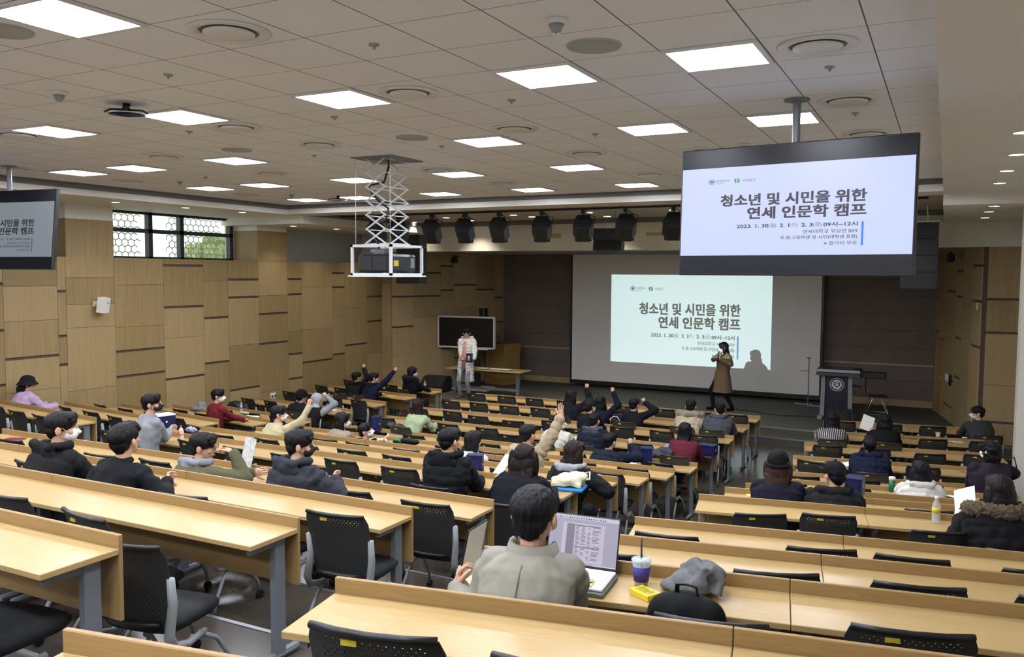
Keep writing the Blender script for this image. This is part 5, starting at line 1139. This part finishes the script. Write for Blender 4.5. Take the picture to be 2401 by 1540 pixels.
def gift(k, px_, py_, w, d, h, rz, label, white=False, z=None):
    p = desk_at(k, px_, py_); t = thing('gift_box', p, label, 'box', 'navy blue gift boxes', rz); m = mat('box_navy', '14184a', .45)
    MB().box((-w/2, -d/2, 0), (w/2, d/2, h*.97), bev=.003).build('box_body', m, t); MB().box((-w/2-.002, -d/2-.002, h*.9), (w/2+.002, d/2+.002, h), bev=.003).build('lid', M_paper if white else m, t)
    MB().box((-w*.3, -d/2-.003, h*.25), (w*.3, -d/2-.0005, h*.75)).build('printed_window', mat('box_print', '1f2560', .4), t); MB().ell((w/2+.001, 0, h*.5), (.003, .014, .014), 10, 6).build('white_mark', M_paper, t); return t
def bottle(k, px_, py_, h, r, label, liquid, capc, lab):
    p = desk_at(k, px_, py_); t = thing('plastic_bottle', p, label, 'bottle', 'drink bottles on desks')
    pr = [(.001, 0), (r*.9, 0), (r, .012), (r, h*.3), (r*.95, h*.34), (r, h*.38), (r, h*.62), (r*.85, h*.74), (r*.42, h*.86), (r*.40, h*.9), (.001, h*.9)]
    MB().lathe(pr, 18).build('bottle_body', liquid, t, True); MB().lathe([(.001, h*.9), (r*.45, h*.9), (r*.46, h), (.001, h)], 14).build('cap', capc, t, True)
    if lab: MB().lathe([(r*1.02, h*.40), (r*1.02, h*.60), (r*1.015, h*.60), (r*1.015, h*.40), (r*1.02, h*.40)], 18).build('label_band', lab, t, True)
    return t
def clearm(name, c, a):
    m = mat(name, c, .08, alpha=a, spec=.6); return m
M_clear = clearm('clear_plastic', 'dfe6ea', .38)
def lump(name, loc, parts, m, voxel, label, cat, wr=(.012, 14), rz=0, quiltp=None):
    q = MB()
    for c, r_ in parts: q.ell(c, r_, 16, 10)
    me = remesh(q, voxel, 2); wrinkle(me, wr[0], wr[1], len(label)); me.materials.append(m); me.polygons.foreach_set('use_smooth', [True]*len(me.polygons)); o = bpy.data.objects.new(name, me); COL.objects.link(o); o.location = loc; o.rotation_euler.z = rz; return tag(o, label, cat)
# middle block, far to near
sheet(1, 1450, 980, .21, .29, .2, 'white sheet on the desk between the fist-raising navy coats')
p = desk_at(2, 1445, 1000); t = thing('mini_backpack', (p.x, p.y+.02, p.z), 'small black backpack with white piping standing on a desk', 'bag')
o = finish(remesh(MB().ell((0, 0, .13), (.12, .08, .13), 16, 10).ell((0, -.06, .09), (.09, .05, .08), 14, 8), .012, 2), 'bag_body', cloth('1a1b1e', .6), t); MB().tube([(-.1, -.05, .04), (-.09, -.09, .14), (-.04, -.09, .2), (.04, -.09, .2), (.09, -.09, .14), (.1, -.05, .04)], .005, 6).build('white_piping', M_paper, t, True); MB().tube([(-.04, 0, .25), (-.03, 0, .30), (.03, 0, .30), (.04, 0, .25)], .009, 6).build('handle', M_blk, t, True)
gift(3, 1659, 1066, .27, .19, .17, -.15, 'blue gift box with white printed top beside the burgundy coat')
gift(4, 1516, 1088, .17, .17, .26, .3, 'upright blue gift box beside the navy jacket in the middle block')
sheet(4, 1481, 1088, .16, .2, .3, 'white sheet on the desk left of the upright blue gift box')
pc = ROWY[3]-.80
lump('folded_jacket', (atY(1552, 1040, pc).x, pc-.2, .80), [((0, 0, 0), (.24, .13, .10)), ((.1, .02, .06), (.16, .1, .08)), ((-.12, -.08, -.1), (.1, .06, .14))], mat('dark_slate_cloth', '2b2f3a', .7), .018, 'dark slate jacket and bag heaped on a chair beside the burgundy coat', 'jacket', (.03, 12))
lump('denim_bundle', (atY(1572, 1030, pc+.1).x, pc+.05, .84), [((0, 0, 0), (.10, .08, .09))], mat('denim_blue', '7b8aa6', .85, var=.3, scale=40), .014, 'light blue denim bundle beside the burgundy coat', 'cloth', (.02, 18))
o = MB().box((-.16, -.11, 0), (.16, .11, .014), bev=.004).build('notebook', mat('slate_cover', '3a3640', .6), None, False, desk_at(3, 1012, 991), .15); tag(o, 'dark closed notebook on the desk right of the pale green sweater', 'notebook')
pc = ROWY[3]-.82
lump('draped_coat', (atY(945, 1010, pc).x, pc-.2, .74), [((0, 0, 0), (.26, .10, .13)), ((.16, -.02, -.10), (.16, .08, .16)), ((-.1, 0, .06), (.12, .08, .1))], mat('black_shiny_cloth', '16171b', .5), .018, 'black padded coat draped over chair backs behind the pale green sweater', 'coat', (.035, 12))
gift(5, 883, 1012, .12, .16, .27, .2, 'tall blue gift box in front of the boy leaning low over the desk')
sheet(5, 890, 1031, .26, .3, .5, 'crumpled white sheets under the leaning boy\'s arms', curl=.05)
p = desk_at(6, 955, 1040); t = thing('pencil_case', p, 'long black pencil case with a green end lying on the desk', 'pencil case', rz=-.08); finish(remesh(MB().cap((-.08, 0, .042), (.17, 0, .042), .042, .042), .01, 2), 'case', cloth('1a1b1a', .55), t); me = remesh(MB().ell((-.17, 0, .03), (.10, .05, .03)), .009, 1); wrinkle(me, .02, 30, 2); finish(me, 'green_bag_end', mat('green_bag', '1f7d49', .5, var=.4, scale=30), t)
o = MB().cap((-.08, 0, .022), (.08, 0, .022), .02, .02).build('pen_pouch', cloth('2a2226'), None, True, desk_at(6, 1132, 1082), .2); tag(o, 'small dark pen pouch in front of the white padded jacket', 'pouch')
gift(8, 1114, 1112, .17, .13, .22, .35, 'blue gift box half hidden by the black hooded jacket')
for n, (px_, py_, a) in enumerate(((1178, 1120, 1.1),)):
    p = desk_at(8, px_, py_); t = MB().box((-.1, -.145, -.0008), (.1, .145, .0008)).build('paper_sheet', M_paper, None, False, (p.x, p.y, p.z+.13)); t.rotation_euler = (RAD(48), RAD(-8), RAD(-35)); tag(t, 'white sheets held up by the person in the broad black coat', 'paper')
p = desk_at(8, 1330, 1146); me = remesh(MB().ell((0, 0, .06), (.17, .12, .055)).ell((.1, .02, .09), (.10, .09, .05)).box((-.15, -.11, .012), (.15, .1, .05)), .012, 2); wrinkle(me, .03, 11, 4); t = thing('tote_bag', (p.x, p.y+.02, p.z+.03), 'cream canvas tote bag slumped on the desk end', 'bag', rz=.2); finish(me, 'bag_body', mat('canvas_cream', 'd9d2b4', .9, var=.08, scale=30, bump=.2, bscale=200), t); MB().tube([(.1, .08, .1), (.2, .1, .13), (.22, .0, .08), (.14, -.05, .08)], .012, 6, flat=.35).build('handle', mat('canvas_cream', 'd9d2b4'), t, True)
o = MB().box((-.17, -.12, 0), (.17, .12, .032), bev=.008).build('file_case', mat('bright_blue', '2f86c4', .35), None, False, (p.x+.01, p.y, p.z), .15); tag(o, 'bright blue plastic file case under the cream tote bag', 'file case')
# left side
o = gift(8, 383, 1004, .2, .26, .2, -.25, 'blue gift box with white top in front of the grey sweatshirt', True)
bottle(8, 425, 1034, .2, .032, 'drink bottle with red cap and pink label on the left desk', mat('milky_drink', 'e6d2c4', .2), mat('red_cap', 'c43a32', .4), mat('pink_label', 'd9705e', .5, var=.5, scale=40, col2='f0e0d4'))
lump('checked_pouch', desk_at(8, 445, 1014)+Vector((0, .03, .035)), [((0, 0, 0), (.10, .06, .04))], mat('check_cloth', '40445c', .8, var=.6, scale=70, col2='b0b2c0'), .009, 'checked cloth pouch beside the red-capped bottle', 'pouch', (.02, 25))
lump('grey_jacket', desk_at(5, 470, 962)+Vector((0, -.05, .05)), [((0, 0, 0), (.2, .12, .06)), ((.08, 0, .06), (.09, .07, .07))], mat('mid_grey_cloth', '7f848c', .85, var=.4, scale=20), .014, 'crumpled grey jacket on the desk left of the dark red sweater', 'jacket', (.03, 14))
bottle(4, 566, 966, .19, .03, 'small clear water bottle on the desk near the dark red sweater', M_clear, M_white, mat('violet_label', '6a6aa0', .5))
o = MB().box((-.15, -.1, 0), (.15, .1, .016), bev=.003).build('open_book', M_paper, None, False, desk_at(5, 587, 978), .25); tag(o, 'open white book in front of the dark red sweater', 'book')
lump('paper_bag', desk_at(5, 572, 972)+Vector((-.02, .03, .03)), [((0, 0, 0), (.12, .06, .03))], mat('tan_paper', 'b5a184', .9), .01, 'flat tan pouch behind the open white book', 'pouch', (.015, 20))
lump('black_coat_heap', (atY(540, 950, 13.0).x+.3, 12.95, .72), [((0, 0, 0), (.28, .12, .10)), ((.2, 0, -.08), (.2, .1, .14))], mat('black_shiny_cloth', '16171b', .5), .018, 'black coat draped over chairs by the left wall', 'coat', (.035, 12)) if 0 else None
pc = rowy('L', 3, -12.2)-.85; X_ = atY(560, 952, pc).x
lump('dark_bag', (X_, pc-.1, .76), [((0, 0, 0), (.25, .1, .12)), ((.22, .02, -.04), (.16, .09, .13))], mat('black_shiny_cloth', '16171b', .5), .018, 'black bag and coat heaped on a chair in front of the left wall', 'bag', (.035, 12))
lump('black_coat_on_chair', (atY(628, 1023, ROWY[6]-1.0).x, ROWY[6]-1.0, ROWF[6]+.74), [((0, 0, 0), (.2, .08, .10)), ((.16, 0, -.06), (.16, .08, .12))], mat('black_shiny_cloth', '16171b', .5), .016, 'black coat over the chair left of the cream sweater', 'coat', (.03, 13))
o = MB().box((-.12, -.09, 0), (.12, .09, .022), bev=.003).build('open_book', M_paper, None, False, desk_at(3, 787, 961), .5); tag(o, 'open book on the desk right of the grey hood', 'book')
o = sheet(3, 801, 962, .16, .2, .4, 'white sheet on the desk corner right of the grey hood', curl=.03)
sheet(1, 912, 930, .3, .24, .2, 'bright yellow handout on the front left desk', mat('yellow_paper', 'd8cf52', .7, var=.3, scale=30, col2='8f8a3a'), .02, 'yellow_handout')
o = MB().box((-.035, -.075, 0), (.035, .075, .009), bev=.003).build('mobile_phone', M_blk, None, False, desk_at(1, 897, 922), -.6); tag(o, 'dark mobile phone under the hand on the front left desk', 'phone')
bottle(0, 996, 913, .21, .032, 'clear water bottle with pale label on the front left desk', M_clear, M_white, mat('pinkish_label', 'c9aab0', .5))
o = MB().box((-.07, -.035, 0), (.07, .035, .01), bev=.003).build('mobile_phone', M_blk, None, False, desk_at(0, 1001, 918), .1); tag(o, 'black phone lying beside the clear bottle, front left desk', 'phone')
o = MB().box((-.07, -.1, 0), (.07, .1, .014), bev=.004).build('red_wallet', mat('wine_red', '7d1f2c', .4), None, False, desk_at(9, 33, 1031), -1.2); tag(o, 'wine-red phone wallet on the desk at the left edge', 'wallet')
sheet(7, 112, 957, .3, .22, .1, 'pale sheets under the lavender jacket\'s arms by the left wall', curl=.02)
p = desk_at(9, 548, 1112); t = MB().box((-.105, -.001, 0), (.105, .001, .297)).build('leaflet', mat('leaflet_print', 'dedcd8', .7, var=.25, scale=26, col2='9fa2a4'), None, False, (p.x+.02, p.y+.12, p.z+.03)); t.rotation_euler = (RAD(-14), 0, RAD(-18)); tag(t, 'printed leaflet held upright by the olive jacket', 'leaflet')
o = MB().box((-.036, -.075, 0), (.036, .075, .009), bev=.003).build('mobile_phone', mat('gold_phone', '9c8450', .3, .4), None, False, desk_at(9, 600, 1112), .5); tag(o, 'gold phone under the olive jacket\'s hand', 'phone')
sheet(10, 345, 1146, .2, .27, .5, 'white sheet under the black sweater\'s elbow', curl=.02)
# right block
p = desk_at(1, 2030, 1012); t = MB().box((-.105, -.001, -.15), (.105, .001, .15)).build('paper_sheet', M_paper, None, False, (p.x+.02, p.y+.02, p.z+.16)); t.rotation_euler = (RAD(-35), RAD(20), RAD(10)); tag(t, 'white sheet held up by the person in black reading, right block', 'paper')
t = thing('paper_cup', desk_at(1, 2199, 1027), 'cream paper cup on a front right desk', 'cup'); MB().lathe([(.001, 0), (.03, 0), (.041, .10), (.038, .10), (.028, .006), (.001, .006)], 20).build('cup_wall', mat('cup_cream', 'd9cdb2', .7), t, True); MB().lathe([(.040, .098), (.044, .100), (.041, .104), (.038, .100), (.040, .098)], 20).build('rim', mat('cup_cream', 'd9cdb2'), t, True)
o = MB().box((-.09, -.06, 0), (.09, .06, .012), bev=.003).build('notebook', mat('plum_cover', '33222c', .6), None, False, desk_at(1, 2137, 1028), .1); tag(o, 'small dark plum notebook left of the cream paper cup', 'notebook')
for n, (px_, py_, rz, lb) in enumerate(((2235, 1035, .2, 'white sheets spread on the front right desk, left stack'), (2272, 1034, -.1, 'white sheets spread on the front right desk, right stack'))): sheet(1, px_, py_, .28, .22, rz, lb, curl=.015)
o = MB().cap((-.03, 0, .016), (.03, 0, .016), .016, .016).build('earphone_case', M_white, None, True, desk_at(1, 2262, 1028), .2); tag(o, 'small white earphone case on the front right desk sheets', 'case')
sheet(3, 1976, 1090, .3, .24, .4, 'creased white sheet on the desk left of the shiny navy jacket', curl=.03)
gift(7, 2004, 1158, .17, .2, .19, -.1, 'blue gift box behind the black baseball cap')
t = thing('tumbler', desk_at(5, 2091, 1152), 'green tumbler with white lid on the right block desk', 'tumbler'); MB().lathe([(.001, 0), (.037, 0), (.039, .15), (.001, .15)], 22).build('cup_body', mat('bottle_green', '1c6b46', .4), t, True); MB().lathe([(.001, .15), (.041, .15), (.041, .175), (.036, .185), (.001, .185)], 22).build('lid', M_white, t, True)
sheet(5, 2240, 1164, .3, .22, .05, 'white sheets right of the white padded jacket', curl=.02)
t = bottle(8, 2194, 1226, .235, .034, 'tall clear water bottle with yellow label on the right desk', M_clear, M_white, mat('yellow_label', 'd6c43c', .5))
p = desk_at(8, 2252, 1222); t = MB().box((-.1, -.001, -.14), (.1, .001, .14)).build('paper_sheet', M_paper, None, False, (p.x+.03, p.y+.04, p.z+.16)); t.rotation_euler = (RAD(-30), RAD(-25), RAD(-30)); tag(t, 'white sheet held by the tawny fur hood', 'paper')
for n, (dx, rz) in enumerate(((0, .3), (.03, -.2))): o = MB().cyl((-.06, 0, .006), (.06, 0, .006), .0045, 8).build('pen', M_steel if n else M_blk, None, False, desk_at(4, 2262, 1107)+Vector((dx, dx, 0)), rz); tag(o, ('silver' if n else 'black')+' pen on the desk beside the plum coat', 'pen')
p = Vector((.98, ROWY[3]-.55, ROWF[3]+.55)); p = atY(2362, 1108, rowy('R', 4, .8)-.6); t = thing('handbag', p, 'black handbag hanging by the desk end behind the plum coat', 'bag'); finish(remesh(MB().ell((0, 0, 0), (.15, .07, .10)), .012, 2), 'bag_body', cloth('17171a', .5), t); MB().tube([(-.1, 0, .07), (-.07, 0, .2), (.07, 0, .2), (.1, 0, .07)], .009, 6).build('handle', M_blk, t, True)
o = MB().box((-.05, -.05, 0), (.05, .05, .012), bev=.002).build('sticky_notes', mat('note_yellow', 'd9cf6a', .6), None, False, desk_at(7, 1762, 1163), .4); tag(o, 'yellow sticky notes beside the black beanie', 'note pad')
# the nearest man's desk
D11 = ROWF[11]+DT
lc = atZ(1342, 1352, D11+.03); RZ = RAD(5)
nb_ = MB().box((-.175, -.13, 0), (.175, .13, .022), bev=.004).build('grey_folder', mat('folder_grey', '6d7468', .6), None, False, (lc.x+.012, lc.y-.005, D11), RZ); tag(nb_, 'grey-green folder lying under the white laptop', 'folder')
lt = thing('laptop', (lc.x, lc.y, D11+.023), 'white open laptop showing a text document in front of the man', 'laptop', rz=RZ)
M_lap = mat('laptop_white', 'e4e6e8', .35, var=.02, scale=20); MB().box((-.178, -.122, 0), (.178, .122, .014), bev=.004).build('laptop_base', M_lap, lt)
kb = MB()
for j in range(5):
    for i in range(17): kb.box((-.160+i*.0188, -.018+j*.0235, .014), (-.160+i*.0188+.0165, -.018+j*.0235+.0205, .0165))
kb.build('keys', mat('key_white', 'f1f2f3', .5), lt); MB().box((-.05, -.11, .014), (.05, -.035, .0148)).build('touchpad', M_lframe, lt)
tl = RAD(-17); RS = Matrix.Translation((0, .122, .012)) @ Matrix.Rotation(tl, 4, 'X')
def scr_(mb): mb.v = [tuple(RS @ Vector(v)) for v in mb.v]; return mb
lid = scr_(MB().box((-.178, 0, 0), (.178, .008, .245), bev=.003)).build('laptop_lid', M_blk, lt)
dsp = scr_(MB().box((-.172, -.001, .012), (.172, .0, .24))).build('display', emi('doc_screen', 'b4aec6', .75), lid)
pg = scr_(MB().box((-.105, -.0018, .022), (.105, -.001, .205))).build('document_page', emi('doc_page', 'c9c4d8', .8), dsp)
scr_(MB().box((-.085, -.0024, .03), (-.045, -.0018, .2))).build('table_column', emi('doc_grey', '8d889c', .7), dsp)
tx = MB()
for j in range(26):
    z = .196-j*.0063
    if j in (0, 16): tx.box((-.042, -.0024, z-.003), (.085, -.0018, z+.001)); continue
    for x0, w in ((-.04, .022), (-.012, .026), (.02, .018), (.044, .044)):
        if random.random() < .78: tx.box((x0+random.uniform(0, .003), -.0024, z-.0012), (x0+w*random.uniform(.6, 1), -.0018, z+.0012))
scr_(tx).build('text_lines', emi('doc_text', '6a6678', .7), dsp)
tbx = MB().box((-.172, -.0016, .222), (.172, -.001, .24)).box((-.172, -.0016, .012), (.172, -.001, .018))
scr_(tbx).build('tool_bar', emi('doc_bar', 'd3cfe0', .8), dsp)
ic = MB()
for i in range(22): ic.box((-.15+i*.012, -.0022, .225), (-.15+i*.012+.006*random.uniform(.6, 1.2), -.0016, .231))
for i in range(12): ic.box((-.06+i*.010, -.0022, .0135), (-.055+i*.010, -.0016, .0165))
scr_(ic).build('tool_icons', emi('doc_icons', '5a566e', .7), dsp)
a_ = rotz(RZ)
def onlap(x, y, z): v = a_ @ Vector((x, y, z)); return (lc.x+v.x, lc.y+v.y, D11+.023+v.z)
o = MB().box((-.038, -.038, 0), (.038, .038, .006)).build('sticky_notes', mat('note_lemon', 'e2ea70', .6), None, False, onlap(.085, -.075, .0146), .15); tag(o, 'lemon yellow sticky notes on the laptop palm rest', 'note pad')
me = remesh(MB().ell((0, 0, 0), (.034, .022, .006)), .004, 1); wrinkle(me, .008, 40, 1); me.materials.append(mat('taupe_paper', 'b7ac9a', .8)); o = bpy.data.objects.new('paper_scrap', me); COL.objects.link(o); o.location = onlap(.088, -.07, .027); tag(o, 'folded taupe paper scrap on the lemon sticky notes', 'paper')
cpb = desk_at(11, 1503, 1374); t = thing('iced_coffee_cup', cpb, 'clear iced coffee cup with purple sleeve and black straw', 'cup')
MB().lathe([(.001, 0), (.030, 0), (.034, .04), (.043, .125), (.041, .125), (.032, .04), (.028, .004), (.001, .004)], 28).build('cup_wall', M_clear, t, True); MB().lathe([(.001, .004), (.028, .004), (.033, .055), (.001, .055)], 24).build('coffee', mat('iced_coffee', '8a4a1c', .2), t, True)
def dots_mat():
    m = bpy.data.materials.new('purple_sleeve'); m.use_nodes = True; q = NT(m); v = q.n('ShaderNodeTexVoronoi'); v.inputs['Scale'].default_value = 130; v.inputs['Randomness'].default_value = .1; q.l(q.obj(), v.inputs['Vector']); k = q.math('LESS_THAN', v.outputs['Distance'], .22); q.l(q.mix(k, '3a2f86', '6a60b0'), q.b.inputs['Base Color']); q.b.inputs['Roughness'].default_value = .6; return m
MB().lathe([(.0345, .028), (.0425, .098), (.0415, .098), (.0335, .028), (.0345, .028)], 28).build('paper_sleeve', dots_mat(), t, True)
MB().lathe([(.001, .136), (.030, .138), (.040, .133), (.047, .128), (.047, .122), (.043, .122), (.043, .126), (.001, .130)], 28).build('lid', M_clear, t, True); MB().cyl((.002, 0, .02), (.0, -.004, .225), .0045, 10).build('straw', M_blk, t, True)
yb = desk_at(11, 1512, 1397); t = thing('snack_box', yb, 'flat bright yellow carton beside the iced coffee', 'box', rz=-.5); MB().box((-.06, -.04, 0), (.06, .04, .026), bev=.002).build('carton', mat('carton_yellow', 'e8cf2a', .45), t); MB().box((-.04, -.025, .026), (.045, .025, .0268)).build('printed_panel', mat('carton_print', 'd9d02a', .5, var=.7, scale=60, col2='6a6418'), t)
sp = atZ(1625, 1398, D11); q = MB(); q.ell((0, 0, .06), (.13, .11, .062)); q.ell((.05, .0, .12), (.09, .08, .055)); q.ell((-.09, -.02, .03), (.09, .09, .035)); q.tube([(.12, -.08, .03), (.13, -.05, .1), (.09, -.06, .155), (.05, -.08, .12), (.06, -.09, .04)], .026, 8); q.tube([(.02, -.10, .03), (.03, -.09, .1), (.06, -.08, .15), (.0, .0, .16), (-.08, .04, .1)], .03, 8)
me = remesh(q, .008, 2); wrinkle(me, .018, 12, 6); me.polygons.foreach_set('use_smooth', [True]*len(me.polygons)); me.materials.append(mat('scarf_grey', '6f7071', .95, var=.2, scale=60, bump=.5, bscale=400)); o = bpy.data.objects.new('wool_scarf', me); COL.objects.link(o); o.location = (sp.x, sp.y+.06, D11); o.scale = (.92, .92, .85); tag(o, 'grey wool scarf rolled up on the desk behind the black backpack', 'scarf')
bp = atY(1608, 1428, 3.36); t = thing('backpack', (bp.x, 3.36, ROWF[11]+.49), 'black backpack standing on the chair beside the man', 'bag')
hb = atY(1612, 1392, 3.36).z-(ROWF[11]+.49)
q = MB(); q.ell((0, .02, hb*.42), (.205, .075, hb*.50), 20, 12); q.ell((0, -.02, hb*.36), (.19, .07, hb*.36), 18, 10); q.ell((0, .02, hb*.70), (.175, .075, hb*.31), 18, 10); q.box((-.18, -.06, .0), (.18, .08, .1)); me = remesh(q, .01, 3); wrinkle(me, .008, 14, 3); finish(me, 'bag_body', cloth('131417', .7), t)
MB().tube([(-.12, -.088, hb*.62), (-.08, -.105, hb*.72), (0, -.10, hb*.78), (.08, -.105, hb*.72), (.12, -.088, hb*.62)], .006, 6).build('front_zip', M_blk, t, True); MB().tube([(-.045, .02, hb*.96), (-.04, .01, hb*1.08), (0, 0, hb*1.11), (.04, .01, hb*1.08), (.045, .02, hb*.96)], .011, 8, flat=.5).build('top_handle', M_blk, t, True)
tbp = (atY(1108, 1292, MY-.50)); t = thing('tablet', tbp, 'thin tablet with black edge held up in the man\'s left hand', 'tablet'); RT = Matrix.Rotation(RAD(-86), 3, 'Z') @ Matrix.Rotation(RAD(-12), 3, 'X')
b = MB().box((-.10, -.004, -.13), (.10, .004, .13), bev=.003); b.v = [tuple(RT @ Vector(v)) for v in b.v]; b.build('tablet_body', M_blk, t); b = MB().box((-.094, .004, -.124), (.094, .0052, .124)); b.v = [tuple(RT @ Vector(v)) for v in b.v]; b.build('tablet_screen', emi('tablet_screen', 'b9b6a8', .45), t)
o = MB().box((-.09, -.13, 0), (.09, .13, .008), bev=.003).build('dark_folder', mat('slate_cover', '3a3640'), None, False, desk_at(11, 1185, 1302), -.9); tag(o, 'dark folder on the desk left of the man', 'folder')
